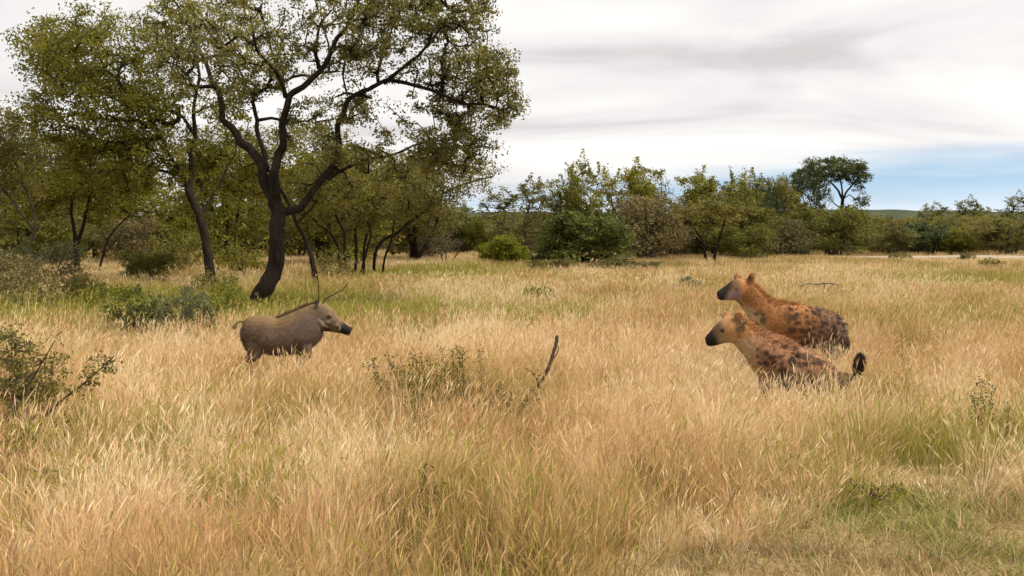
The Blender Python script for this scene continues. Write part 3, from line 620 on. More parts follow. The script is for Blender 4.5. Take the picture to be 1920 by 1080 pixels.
mound = [(0, 0, .45, .85, .85, .45), (.3, 0, .55, .6, .6, .35), (-.35, .1, .6, .55, .6, .33), (0, -.3, .35, .7, .6, .33)]
for key, lm in (('round_green', 'leaf_green'), ('round_yellow', 'leaf_yellow'), ('round_olive', 'leaf_olive'), ('round_dark', 'leaf_dark')):
    sd_ = 200 + len(PROTO)
    proto(key, sd_, 2.4, 3.2, 4, [(0, 0, .32, .8, .8, .32)] + rblobs(sd_, 13, .25, .82, .85, .2, .42, .2), 520, 34, .15, .11, M[lm], M['bark_grey'])
for k_, (key, lm, ncl, per) in enumerate((('scrub_olive', 'leaf_rust', 520, 30), ('scrub_brown', 'leaf_brown', 620, 16), ('scrub_yellow', 'leaf_yellowolive', 520, 30), ('scrub_greyolive', 'leaf_greyolive', 520, 26))):
    proto(key, 220 + k_, 3.2, 3.6, 7, rblobs(220 + k_, 13, .32, .85, .85, .25, .5, .15) + [(0, 0, .35, .8, .8, .3)], ncl, per, .19, .10, M[lm], M['bark_grey'], .22, .008)
for k_, (key, lm) in enumerate((('tall_olive', 'leaf_olive'), ('tall_yellow', 'leaf_yellowolive'), ('tall_rust', 'leaf_rust'), ('tall_dark', 'leaf_dark'))):
    proto(key, 240 + k_, 5.6, 4.4, 4, rblobs(240 + k_, 18, .18, .88, .85, .22, .45, .12) + [(0, 0, .5, .7, .7, .35)], 640, 27, .21, .12, M[lm], M['bark_dark'], .28, .009)
for k_, (key, lm) in enumerate((('spire_olive', 'leaf_olive'), ('spire_dark', 'leaf_greyolive'))):
    proto(key, 250 + k_, 5.0, 1.8, 1, rblobs(250 + k_, 10, .35, .95, .7, .25, .5, .3) + [(0, 0, .85, .3, .3, .14)], 190, 13, .17, .11, M[lm], M['bark_grey'], .25, .009)
proto('bare_thorn', 260, 3.6, 3.0, 3, rblobs(260, 12, .5, .92, .9, .2, .45), 300, 2.2, .15, .08, M['leaf_brown'], M['bark_grey'], .2, .008)
proto('umbrella', 261, 4.4, 4.2, 2, rblobs(261, 14, .66, .86, .9, .2, .36), 380, 20, .2, .11, M['leaf_rust'], M['bark_dark'], .25, .009)
COUNT = {}
def place(key, name, label, px, d, h, wpx=None, wid=None, rot=None, cat='bush', group=None):
    H, W, parts = PROTO[key]; b = gp(px, d); rg = random.Random(sum(map(ord, key)) * 131 + int(px) * 17 + int(d))
    root = bpy.data.objects.new(name, None); COL.objects.link(root); root.location = b
    sz = h / H; sx = (wid if wid else (wpx * d / FPX if wpx else W * sz)) / W
    root.scale = (sx, (sx + sz) / 2 if sx < 1.6 * sz else sx * .8, sz); root.rotation_euler[2] = rot if rot is not None else rg.uniform(-.6, .6) + rg.choice((0, math.pi))
    tag(root, label, cat, group)
    for nm, me, kd in parts: tag(obj(nm, me, root), kind=kd)
    return root
def hpx(top, d): return (430 - top) / FPX * d + CH
BK = 'bushes and trees of the far line'
TL = [  # archetype, name, label, px, d, top py, width px, category
 ('round_yellow', 'round_bush', 'small bright yellow-green round bush left of the large dark green bush', 944, 48, 430, 96, 'bush'),
 ('round_green', 'leafy_bush', 'large rounded dark green bush in the centre of the far line', 1092, 46, 388, 160, 'bush'),
 ('scrub_greyolive', 'low_shrub', 'low grey-brown shrub sprawling right in front of the large dark green bush', 1168, 41, 474, 120, 'shrub'),
 ('scrub_olive', 'low_shrub', 'low dull shrub between the bright round bush and the large green bush', 1035, 40, 482, 85, 'shrub'),
 ('tall_yellow', 'bushy_tree', 'yellow-green bushy tree rising behind the large dark green bush', 1062, 58, 318, 105, 'tree'),
 ('tall_olive', 'bushy_tree', 'tall olive tree with ragged top right behind the large green bush', 1165, 60, 296, 140, 'tree'),
 ('spire_olive', 'thin_tree', 'narrow dark treetop poking up left of the ragged olive tree', 1082, 63, 300, 60, 'tree'),
 ('spire_dark', 'thin_tree', 'slender grey sparse tree just above the bright round bush', 1003, 53, 308, 62, 'tree'),
 ('scrub_brown', 'dry_shrub', 'brown leafless shrub beneath the ragged olive tree', 1218, 54, 348, 150, 'shrub'),
 ('bare_thorn', 'bare_tree', 'bare grey thorn tree in the gap between the two tall clumps', 1256, 62, 345, 85, 'tree'),
 ('umbrella', 'thorn_bush', 'spreading thorn bush with dark trunk just above the rear hyena', 1332, 49, 372, 150, 'bush'),
 ('tall_yellow', 'bushy_tree', 'yellow-green tree in the tall clump above the rear hyena', 1385, 57, 345, 130, 'tree'),
 ('tall_olive', 'bushy_tree', 'tallest olive tree of the clump above the rear hyena', 1345, 62, 312, 150, 'tree'),
 ('tall_dark', 'bushy_tree', 'dark tree on the right shoulder of the clump above the rear hyena', 1408, 64, 312, 90, 'tree'),
 ('tall_rust', 'bushy_tree', 'dusky tree between the tall clump and the flat-topped acacia', 1458, 66, 322, 75, 'tree'),
 ('tall_dark', 'bushy_tree', 'dark tree touching the left side of the flat-topped acacia', 1506, 69, 305, 66, 'tree'),
 ('scrub_yellow', 'broad_bush', 'broad yellow-green bush at the foot of the flat-topped acacia', 1566, 65, 374, 150, 'bush'),
 ('scrub_brown', 'dry_shrub', 'brown dry bush left of the broad yellow-green bush', 1462, 60, 398, 120, 'bush'),
 ('round_dark', 'round_bush', 'small dark green bush low beside the brown dry bush', 1490, 62, 432, 60, 'bush'),
 ('scrub_greyolive', 'scrub_bush', 'grey-green scrub bush right of the broad yellow-green bush', 1668, 69, 408, 95, 'bush'),
 ('round_dark', 'round_bush', 'dark green bush under the forked skyline treetop at right', 1728, 70, 402, 100, 'bush'),
 ('round_olive', 'round_bush', 'olive round bush right of the dark green bush on the right', 1790, 69, 420, 85, 'bush'),
 ('scrub_olive', 'broad_bush', 'big brownish bush at the right border of the far line', 1888, 66, 402, 130, 'bush'),
 ('scrub_olive', 'scrub_bush', 'dull olive scrub bush left of the big brownish border bush', 1828, 72, 408, 90, 'bush'),
 ('spire_dark', 'skyline_tree', 'forked scrawny treetop on the skyline, leftmost at the right', 1738, 92, 371, 62, 'tree'),
 ('spire_olive', 'skyline_tree', 'scrawny skyline treetop, second from the left at the right', 1806, 95, 376, 52, 'tree'),
 ('spire_dark', 'skyline_tree', 'scrawny skyline treetop, third from the left at the right', 1845, 97, 378, 55, 'tree'),
 ('spire_olive', 'skyline_tree', 'scrawny skyline treetop nearest to the right border', 1897, 94, 368, 50, 'tree'),
 ('scrub_yellow', 'broad_bush', 'yellow-green bush below the long bare branch', 882, 72, 396, 95, 'bush'),
 ('scrub_greyolive', 'scrub_bush', 'grey-olive scrub behind the bright round bush', 972, 68, 388, 120, 'bush'),
 ('spire_dark', 'wispy_tree', 'wispy grey tree right of the long bare branch tip', 930, 76, 338, 90, 'tree'),
 ('tall_dark', 'dark_tree', 'dark tree under the right side of the big crown', 826, 70, 372, 90, 'tree'),
 ('bare_thorn', 'dry_sapling', 'dry bare sapling in the grass left of the bright round bush', 838, 50, 440, 60, 'shrub'),
 ('scrub_brown', 'dry_shrub', 'brown shrub at right under the many-stemmed tree', 790, 56, 405, 130, 'shrub'),
 ('scrub_olive', 'scrub_bush', 'olive scrub seen past the leaning stem', 560, 60, 385, 140, 'bush'),
 ('scrub_greyolive', 'scrub_bush', 'grey-green scrub seen between the two main trunks', 448, 56, 370, 130, 'bush'),
 ('tall_olive', 'background_tree', 'olive tree in the shade behind the slender crooked trunk', 300, 52, 290, 190, 'tree'),
 ('tall_rust', 'background_tree', 'dusky tree behind the fork of the big thorn tree', 500, 62, 300, 190, 'tree'),
 ('tall_olive', 'background_tree', 'olive tree behind the twin-stemmed tree', 190, 55, 300, 180, 'tree'),
 ('tall_rust', 'background_tree', 'dusky tree low at the left border behind the slender tree', 20, 50, 320, 190, 'tree'),
 ('tall_rust', 'background_tree', 'dusky tree behind the many-stemmed tree', 690, 66, 310, 200, 'tree'),
 ('scrub_olive', 'scrub_bush', 'olive scrub at the foot of the twin-stemmed tree', 100, 47, 400, 130, 'bush'),
 ('scrub_brown', 'dry_shrub', 'brown shrub between the twin stems and the crooked trunk', 255, 48, 395, 110, 'shrub'),
 ('scrub_brown', 'bare_shrub', 'brown thorny shrub in the grass at the left border', 30, 27, 470, 110, 'shrub'),
 ('scrub_yellow', 'loose_bush', 'loose yellow-green bush left of the crooked trunk', 282, 31, 458, 95, 'bush'),
 ('tall_olive', 'background_tree', 'olive tree filling the view right of the big trunk', 610, 46, 250, 200, 'tree'),
 ('tall_rust', 'background_tree', 'dusky tree under the right end of the big crown', 770, 52, 285, 170, 'tree'),
 ('tall_olive', 'background_tree', 'olive tree between the crooked trunk and the big trunk', 430, 44, 240, 170, 'tree'),
 ('tall_yellow', 'background_tree', 'yellow-olive tree left of the twin-stemmed tree', 70, 44, 330, 150, 'tree'),
 ('scrub_olive', 'scrub_bush', 'olive scrub under the many-stemmed tree', 650, 50, 395, 130, 'bush'),
 ('scrub_brown', 'dry_shrub', 'brown dry scrub in the gap below the bare grey thorn tree', 1262, 58, 405, 90, 'shrub'),
 ('scrub_yellow', 'scrub_bush', 'yellow-olive scrub beneath the tall clump above the rear hyena', 1400, 55, 410, 120, 'bush'),
 ('scrub_greyolive', 'scrub_bush', 'grey-olive scrub right of the brown leafless shrub', 1300, 64, 385, 110, 'bush'),
]
for key, nm, lb, px, d, top, wpx, ct in TL:
    place(key, nm, lb, px, d, hpx(top, d), wpx=wpx * 1.18, cat=ct, group=BK)

# distant woodland closing the view behind the line: one mass
wood_c = bpy.data.collections.new('wood')
for k, key in enumerate(('scrub_olive', 'scrub_greyolive', 'round_dark', 'scrub_yellow')):
    o = bpy.data.objects.new(f'wood_{k}', [m_ for n_, m_, _ in PROTO[key][2] if n_ == 'crown'][0]); wood_c.objects.link(o)
rg = np.random.default_rng(5); n = 1500
y = np.concatenate([rg.uniform(75, 110, n // 2), rg.uniform(110, 420, n // 2)]); x = (rg.random(n) * 2 - 1) * (0.72 * y + 5); k = ~((x > 14) & (np.abs(y - road_y(x)) < 4)); x, y = x[k], y[k]; n = len(x)
sc_ = np.stack([rg.uniform(.9, 1.6, n), rg.uniform(.9, 1.6, n), rg.uniform(.7, .98, n) * (1 + .3 * sstep(y, 130, 300))], -1)
fw = scatter('far_wood', np.stack([x, y, gz(x, y) - .1], -1), np.stack([x * 0, x * 0, rg.uniform(0, 6.28, n)], -1), sc_, rg.integers(0, 4, n), x * 0, x * 0, wood_c)
tag(fw, 'far dense bushveld closing the view behind the bush line', 'woodland', kind='stuff')

# ------------------------------------------------------------------ near shrubs and dead wood
def near_shrub(name, label, px, d, h, wid, stems, ncl, per, crad, lsize, leafm, barkm, seed, blobs=None, cat='shrub', lean=0.0, gap=.15, extra=()):
    rg = np.random.default_rng(seed); base = gp(px, d); LL = []
    root = bpy.data.objects.new(name, None); COL.objects.link(root); root.location = base; tag(root, label, cat)
    paths = [np.array(p) - base for p in extra]
    for k in range(stems):
        a = rg.uniform(0, 6.283); q_ = rg.uniform(.2, .5) * wid; hh = h * rg.uniform(.6, .95)
        tip = np.array([math.cos(a) * q_ + lean * hh, math.sin(a) * q_ * .8, hh]); paths.append(smooth_path([np.array([math.cos(a) * .03, math.sin(a) * .03, -.03]), tip * .35 + rg.normal(size=3) * .02 + np.array([0, 0, .06 * h]), tip], 4))
    for P in paths:
        P = P if len(P) > 8 else smooth_path(P, 4); rr = np.linspace(.012, .004, len(P)) * (h / .9) ** .5; ac = Acc(); tube(ac, P, rr, 5, .1); obj('stem', ac.mesh('stem', [barkm]), root); LL.append((P, rr))
    if blobs is None: blobs = [(0, 0, .5, .9, .8, .45)] + rblobs(seed, 7, .3, .8, .85, .25, .5)
    B = [(x_ * wid / 2 + lean * h * z_, y_ * wid / 2, z_ * h, a_ * wid / 2, b_ * wid / 2, c_ * h, 1) for x_, y_, z_, a_, b_, c_ in blobs]
    C = blob_points(B, ncl, rg, .4, gap, seed); C[:, 2] = np.maximum(C[:, 2], .05)
    for P in paths[:len(extra)]:
        k = rg.integers(len(P) // 3, len(P), 26); C = np.vstack([C, P[k] + rg.normal(size=(26, 3)) * .035])
    tag(obj('twigs', twig_mesh('twigs', grow(LL, C, rg, .0022, .12), barkm, 3), root), kind='stuff')
    P, tone = clump_leaves(C, per, crad, rg, .9); P[:, 2] = np.abs(P[:, 2])
    tag(obj('foliage', leaves('foliage', P, lsize, tone, leafm, .5, rg=rg), root), kind='stuff'); return root
near_shrub('leafy_shrub', 'fresh green leafy shrub left of the warthog', 258, 15.6, .92, 1.0, 6, 170, 15, .055, .05, M['leaf_green'], M['bark_grey'], 301)
near_shrub('grey_shrub', 'grey-green twiggy shrub just behind the warthog tail', 356, 15.2, .95, 1.1, 7, 200, 12, .055, .045, M['leaf_greygreen'], M['bark_grey'], 302)
near_shrub('weedy_shrub', 'sparse leafy shrub under the big thorn tree at its left side', 420, 19.5, .8, .9, 6, 110, 10, .07, .055, M['leaf_yellow'], M['bark_grey'], 303)
near_shrub('undergrowth_shrub', 'low olive undergrowth shrub below the twin-stemmed tree', 150, 22.5, .85, 1.5, 7, 150, 12, .08, .062, M['leaf_rust'], M['bark_grey'], 331)
near_shrub('undergrowth_shrub', 'yellow-green undergrowth between the twin stems and the fresh green shrub', 215, 19.5, .7, 1.2, 6, 120, 12, .07, .056, M['leaf_yellow'], M['bark_grey'], 332)
near_shrub('undergrowth_shrub', 'grey-olive undergrowth shrub near the left border under the trees', 50, 20.5, 1.0, 1.5, 8, 170, 10, .08, .058, M['leaf_greyolive'], M['bark_grey'], 333)
near_shrub('undergrowth_shrub', 'green undergrowth hugging the base of the big thorn tree trunk', 520, 20.6, .42, 1.1, 6, 90, 12, .06, .05, M['leaf_olive'], M['bark_grey'], 334)
near_shrub('undergrowth_shrub', 'brown-green undergrowth around the crooked trunk foot', 405, 26.5, .75, 1.5, 6, 120, 12, .08, .066, M['leaf_rust'], M['bark_grey'], 335)
near_shrub('understorey_bush', 'pale grey-green understorey bush between the twin stems and the left border', 95, 29, 1.7, 2.2, 9, 230, 12, .12, .08, M['leaf_greygreen'], M['bark_grey'], 341, cat='bush')
near_shrub('understorey_bush', 'yellow-olive understorey bush right behind the crooked trunk', 345, 36, 1.9, 2.4, 9, 220, 13, .13, .09, M['leaf_yellowolive'], M['bark_grey'], 342, cat='bush')
near_shrub('understorey_bush', 'pale olive understorey bush between crooked trunk and big trunk', 455, 34, 1.6, 2.0, 8, 190, 12, .12, .085, M['leaf_olive'], M['bark_grey'], 343, cat='bush')
near_shrub('understorey_bush', 'dry grey understorey bush cut by the left border', 5, 24, 1.5, 1.9, 9, 240, 9, .1, .07, M['leaf_brown'], M['bark_grey'], 344, cat='bush')
near_shrub('understorey_bush', 'brown-olive understorey bush right of the leaning dark stem', 625, 33, 1.2, 1.6, 8, 150, 10, .1, .075, M['leaf_rust'], M['bark_grey'], 345, cat='bush')
near_shrub('brown_shrub', 'brownish twiggy shrub at the left border with one branch pointing up right', 2, 8.1, 1.1, 1.25, 11, 620, 11, .045, .032, M['leaf_rust'], M['bark_grey'], 304,
           extra=[smooth_path([gp(40, 8.0), at(90, 775, 7.9), at(150, 725, 7.8), at(188, 692, 7.8), at(214, 668, 7.8)], 5)])
near_shrub('trailing_shrub', 'low olive scrub growing at the foot of the brown shrub', 70, 7.4, .42, .9, 7, 160, 9, .045, .034, M['leaf_olive'], M['bark_grey'], 305)
def stalk_weed(label, px, d, h, n, seed, lm):
    rg = np.random.default_rng(seed); base = gp(px, d); root = bpy.data.objects.new('stalky_weed', None); COL.objects.link(root); root.location = base; tag(root, label, 'weed', 'stalky weeds in the grass')
    LP = []
    for k in range(n):
        a = rg.uniform(0, 6.283); q_ = rg.uniform(.02, .2); hh = h * rg.uniform(.55, 1.0); b0 = np.array([math.cos(a) * q_, math.sin(a) * q_, -.02]); t_ = b0 * 1.6 + np.array([rg.normal(0, .07), rg.normal(0, .05), hh])
        P = smooth_path([b0, (b0 + t_) / 2 + rg.normal(size=3) * .03, t_], 6); ac = Acc(); tube(ac, P, np.linspace(.0042, .002, len(P)), 4); obj('stem', ac.mesh('stem', [M['bark_grey']]), root)
        for p in P[3:]: LP.append(p + rg.normal(size=(13, 3)) * .028)
    LP = np.concatenate(LP); tag(obj('foliage', leaves('foliage', LP, .03, rg.normal(.5, .25, len(LP)), M[lm], .4, rg=rg), root), kind='stuff')
stalk_weed('tallest dark stalky weed, midway between the warthog and the front hyena', 858, 9.5, .80, 13, 306, 'leaf_rust')
stalk_weed('bushy dark weed left of the tallest stalky weed', 800, 9.2, .66, 20, 307, 'leaf_rust')
stalk_weed('thin weed nearest to the warthog of the stalky weeds', 765, 9.6, .62, 11, 316, 'leaf_brown')
stalk_weed('low dark weed in front of the tallest stalky weed', 835, 8.6, .50, 18, 317, 'leaf_greyolive')
stalk_weed('brown weed standing at the foot of the dead stick', 945, 9.3, .46, 7, 318, 'leaf_brown')
stalk_weed('single thin dark weed low in the foreground grass', 757, 5.75, .42, 3, 319, 'leaf_greyolive')
stalk_weed('pale green weed in the tall grass near the right border', 1850, 8.2, .55, 4, 320, 'leaf_greygreen')
near_shrub('small_bush', 'small olive bush alone in the clearing above the dead stick', 1000, 22, .52, .95, 6, 120, 11, .06, .055, M['leaf_olive'], M['bark_grey'], 308, cat='bush')
near_shrub('small_bush', 'small grey-green bush in front of the rear hyena nose', 1288, 26, .55, 1.0, 6, 120, 12, .06, .055, M['leaf_greygreen'], M['bark_grey'], 309, cat='bush')
near_shrub('grass_shrub', 'small dark shrub in the grass near the right border', 1862, 43, .55, 1.2, 5, 70, 12, .08, .075, M['leaf_rust'], M['bark_grey'], 310)
near_shrub('grass_shrub', 'small dark shrub in the grass left of the border shrub', 1808, 55, .5, 1.3, 5, 60, 12, .08, .085, M['leaf_brown'], M['bark_grey'], 311)
near_shrub('grass_shrub', 'tiny dark shrub beside the left end of the dirt road', 1684, 60, .5, 1.5, 5, 60, 12, .08, .085, M['leaf_rust'], M['bark_grey'], 312)
near_shrub('leafy_weed', 'green leafy weed in the bright patch right of the warthog', 738, 19.6, .32, .9, 6, 70, 11, .06, .05, M['leaf_yellow'], M['bark_grey'], 313, cat='weed')
near_shrub('leafy_weed', 'green weed at lower right beside the short trampled verge', 1625, 6.35, .20, .42, 6, 34, 8, .03, .024, M['leaf_yellow'], M['bark_grey'], 314, cat='weed')
near_shrub('leafy_weed', 'small green weed tuft in the lower left corner', 78, 6.3, .30, .3, 5, 24, 8, .03, .024, M['leaf_yellow'], M['bark_grey'], 315, cat='weed')

def stick(name, label, paths, mat, cat='branch'):
    base = np.array(paths[0][0][0]); base = np.array([base[0], base[1], base[2]])
    root = bpy.data.objects.new(name, None); COL.objects.link(root); root.location = base; tag(root, label, cat)
    for k, (P, r0, r1) in enumerate(paths):
        P = smooth_path(np.array(P) - base, 5); P = P + RNG.normal(size=P.shape) * r0 * .10; ac = Acc(); tube(ac, P, np.linspace(r0, r1, len(P)), 7, .15)
        obj('stem' if k == 0 else 'twig', ac.mesh('stem', [mat]), root)
d = 9.6
stick('dead_stick', 'bent dark dead stick standing up from the grass in the centre', [([gp(975, d), at(988, 752, d), at(1008, 722, d), at(1028, 690, d), at(1040, 655, d), at(1045, 630, d)], .022, .016), ([at(1010, 720, d), at(1000, 700, d), at(985, 690, d)], .008, .003), ([at(1034, 675, d), at(1044, 664, d), at(1048, 650, d)], .007, .004)], M['stick'])
d = 14.5
stick('dead_twig', 'thin forked dead twig rising behind the warthog ear', [([gp(602, d), at(600, 590, d), at(598, 560, d), at(597, 530, d), at(592, 498, d)], .009, .005), ([at(601, 575, d), at(612, 560, d), at(630, 550, d), at(645, 541, d), at(652, 531, d)], .009, .005)], M['bark_dark'])
d = 24
stick('fallen_branch', 'pale fallen branch lying in the grass above the rear hyena back', [([at(1498, 536, d), at(1512, 531, d), at(1535, 532, d), at(1555, 530, d), at(1572, 534, d + .4)], .034, .022), ([gp(1503, d), at(1503, 540, d), at(1504, 535, d)], .022, .016), ([gp(1548, d), at(1546, 545, d), at(1546, 531, d)], .022, .015)], M['bark_pale'])

# ------------------------------------------------------------------ animals
def fur_mat(name, rough=0.75):
    m, N, L = new_mat(name); a = N('ShaderNodeAttribute', attribute_name='coat')
    tc = N('ShaderNodeTexCoord'); n = N('ShaderNodeTexNoise'); n.inputs['Scale'].default_value = 70; n.inputs['Detail'].default_value = 3; L(tc.outputs['Object'], n.inputs['Vector'])
    mr = N('ShaderNodeMapRange'); mr.inputs[3].default_value = .7; mr.inputs[4].default_value = 1.3; L(n.outputs[0], mr.inputs[0])
    sc = N('ShaderNodeVectorMath', operation='SCALE'); L(a.outputs['Vector'], sc.inputs[0]); L(mr.outputs[0], sc.inputs['Scale'])
    b = N('ShaderNodeBsdfPrincipled'); b.inputs['Roughness'].default_value = rough; b.inputs['Specular IOR Level'].default_value = .2; b.inputs['Sheen Weight'].default_value = .04; b.inputs['Sheen Roughness'].default_value = .5
    bp = N('ShaderNodeBump'); bp.inputs['Strength'].default_value = .35; bp.inputs['Distance'].default_value = .01; L(n.outputs[0], bp.inputs['Height']); L(bp.outputs[0], b.inputs['Normal'])
    o = N('ShaderNodeOutputMaterial'); L(sc.outputs[0], b.inputs[0]); L(b.outputs[0], o.inputs[0]); return m
M['coat'] = fur_mat('coat'); M['hide'] = fur_mat('hide', .7)
def plain(name, col, rough=.5):
    m, N, L = new_mat(name); b = N('ShaderNodeBsdfPrincipled'); n = N('ShaderNodeTexNoise'); n.inputs['Scale'].default_value = 40
    r = ramp(N, [(.3, tuple(c * .8 for c in col)), (.7, col)]); L(n.outputs[0], r.inputs[0]); L(r.outputs[0], b.inputs[0]); b.inputs['Roughness'].default_value = rough
    o = N('ShaderNodeOutputMaterial'); L(b.outputs[0], o.inputs[0]); return m
M['eye'] = plain('eye', (.012, .008, .006), .15); M['tusk'] = plain('tusk', (.34, .29, .20), .5)

def loft(acc, S, sides=20):
    """S rows: x, y, z, half-height, half-width; rings stand across the path in the x-z plane"""
    S = np.asarray(S, float); P = S[:, :3]; k = len(P)
    T = np.gradient(P, axis=0); T /= np.linalg.norm(T, axis=1)[:, None] + 1e-9
    ref = np.array([0, 1.0, 0]); U = np.cross(T, ref); U /= np.linalg.norm(U, axis=1)[:, None] + 1e-9; Wd = np.cross(U, T)
    th = np.arange(sides) / sides * 2 * math.pi
    V = P[:, None] + S[:, 3][:, None, None] * np.sin(th)[None, :, None] * U[:, None] + S[:, 4][:, None, None] * np.cos(th)[None, :, None] * Wd[:, None]
    i, j = np.meshgrid(np.arange(k - 1), np.arange(sides), indexing='ij'); jn = (j + 1) % sides
    q = np.stack([i * sides + j, i * sides + jn, (i + 1) * sides + jn, (i + 1) * sides + j], -1).reshape(-1, 4)
    V = np.vstack([V.reshape(-1, 3), P[0], P[-1]]); jj = np.arange(sides); c0 = k * sides; m = (k - 1) * sides
    t = np.vstack([np.stack([(jj + 1) % sides, jj, np.full(sides, c0)], -1), np.stack([m + jj, m + (jj + 1) % sides, np.full(sides, c0 + 1)], -1)])
    acc.add(V, q, t)
def densify(S, n=5): return smooth_path(np.asarray(S, float), n)
def fuse(name, acc, voxel=.011, smooth_it=5):
    me = acc.mesh('tmp', [], False); o = bpy.data.objects.new('tmp', me); COL.objects.link(o)
    md = o.modifiers.new('r', 'REMESH'); md.mode = 'VOXEL'; md.voxel_size = voxel
    m2 = o.modifiers.new('s', 'SMOOTH'); m2.factor = .5; m2.iterations = smooth_it
    dg = bpy.context.evaluated_depsgraph_get(); r = bpy.data.meshes.new_from_object(o.evaluated_get(dg)); r.name = name
    bpy.data.objects.remove(o); r.polygons.foreach_set('use_smooth', np.ones(len(r.polygons), bool)); r.update(); return r
def mesh_np(me):
    n = len(me.vertices); v = np.zeros(n * 3, np.float32); me.vertices.foreach_get('co', v); nn = np.zeros(n * 3, np.float32); me.vertices.foreach_get('normal', nn)
    return v.reshape(-1, 3).astype(float), nn.reshape(-1, 3).astype(float)
def set_coat(me, c, mat):
    a = me.attributes.new('coat', 'FLOAT_VECTOR', 'POINT'); a.data.foreach_set('vector', np.asarray(c, np.float32).ravel()); me.materials.clear(); me.materials.append(mat)
def lerp(c, col, m): return c * (1 - m[:, None]) + np.asarray(col)[None] * m[:, None]
def near_m(v, p, r, soft=.5, sc=(1, 1, 1)):
    dd = np.linalg.norm((v - np.array(p)) * np.array(sc), axis=1); return 1 - sstep(dd, r * (1 - soft), r)
def ball(acc, c, r, seg=10):
    c = np.array(c, float); S = [(c[0] + math.cos(t) * r[0] * -1, c[1], c[2], max(1e-4, math.sin(t)) * r[2], max(1e-4, math.sin(t)) * r[1]) for t in np.linspace(.02, math.pi - .02, seg)]
    loft(acc, S, 14)
def fur(name, P, Nn, D, length, width, colr, mat, parent, kind=None):
    """thin hairs: root points P, normals Nn, comb direction D"""
    n = len(P); dirs = Nn * .35 + D + RNG.normal(size=(n, 3)) * .22; dirs /= np.linalg.norm(dirs, axis=1)[:, None]
    side = np.cross(dirs, Nn * .3 + RNG.normal(size=(n, 3)) * .5); side /= np.linalg.norm(side, axis=1)[:, None] + 1e-9; L_ = length * RNG.uniform(.6, 1.3, n)
    V = np.stack([P - side * width / 2 - Nn * .003, P + side * width / 2 - Nn * .003, P + dirs * L_[:, None]], 1).reshape(-1, 3)
    c = np.repeat(np.clip(colr * RNG.uniform(.45, 1.75, n)[:, None], 0, 1), 3, 0)
    me = build_mesh(name, V, [np.arange(3 * n).reshape(-1, 3)], [mat], {'coat': ('POINT', c)}); o = obj(name, me, parent); o['kind'] = 'stuff'; return o

def leg(acc, pts, y):
    loft(acc, densify([(p[0], y * (.62 if k == 0 else .85 if k == 1 else .95), p[1], p[2] * (.8 if k == 0 else 1), p[3]) for k, p in enumerate(pts)], 4), 12)

def hyena(name, label, base, rz, spine, legs, ears, tail, eyes, paint, seed, fur_cfg):
    rg = np.random.default_rng(seed); acc = Acc(); loft(acc, densify(spine, 5), 24)
    for pts, y in legs: leg(acc, pts, y)
    for e in ears: loft(acc, densify(e, 3), 12)
    loft(acc, densify(tail, 4), 10)
    me = fuse(name, acc, .0105, 7); v, nn = mesh_np(me); c, spots = paint(v, nn, rg)
    # spots scattered over flank and haunch
    cand = v[spots > .35]; seeds = []
    for p in cand[rg.permutation(len(cand))]:
        if all(np.linalg.norm(p - q_) > q2 for q_, q2 in seeds): seeds.append((p, rg.uniform(.040, .085)))
        if len(seeds) > 230: break
    vw = v + .035 * (np.stack([fbm(v[:, 0] * 22 + k_, v[:, 2] * 22 + v[:, 1] * 9, 70 + k_, 2) for k_ in (0, 3, 6)], -1) - .5)
    m = np.zeros(len(v))
    for p, q2 in seeds:
        r_ = rg.uniform(.009, .040); s3 = np.array([rg.uniform(.55, 1.2), 1, rg.uniform(.55, 1.3)]); m = np.maximum(m, near_m(vw, p, r_ * 1.3, .38, s3) * rg.uniform(.7, 1.0))
    c = lerp(c, (.030, .015, .009), m * np.clip(spots * 1.6, 0, .95)); c = c * (.72 + .56 * fbm(v[:, 0] * 30, v[:, 2] * 34 + v[:, 1] * 20, 88, 2))[:, None]
    set_coat(me, c, M['coat']); o = obj(name, me, None, base); o.rotation_euler[2] = rz; tag(o, label, 'hyena')
    for e in eyes:
        a = Acc(); ball(a, e, (.011, .011, .011)); obj('eye', a.mesh('eye', [M['eye']]), o)
    k = rg.choice(len(v), 15000); k = k[(v[k, 0] < fur_cfg['face'])]
    D = np.tile(np.array([-.8, 0, -.45]), (len(k), 1)) + rg.normal(size=(len(k), 3)) * .35; fur('fur', v[k] , nn[k], D, .034, .006, c[k], M['coat'], o)
    mk = np.where(fur_cfg['mane'](v, nn))[0]; k = rg.choice(mk, 2000); D = np.tile(np.array([-1.1, 0, .18]), (len(k), 1)); fur('mane', v[k], nn[k], D, .045, .006, c[k] * np.array([1.05, 1.0, .95]), M['coat'], o)
    tk = np.where(fur_cfg['tuft'](v))[0]; k = rg.choice(tk, 1400); T = np.array(fur_cfg['tdir']); fur('tail_tuft', v[k], nn[k] * 1.0, np.tile(T, (len(k), 1)), .06, .008, c[k], M['coat'], o)
    return o
def prof(rows, x0, ground, s, sgn):
    """rows: px, centre py, half-height px, half-width m -> x, y, z, hh, hw in metres"""
    return [((r_[0] - x0) * sgn / s, (r_[4] if len(r_) > 4 else 0.0), (ground - r_[1]) / s, r_[2] / s, r_[3]) for r_ in rows]

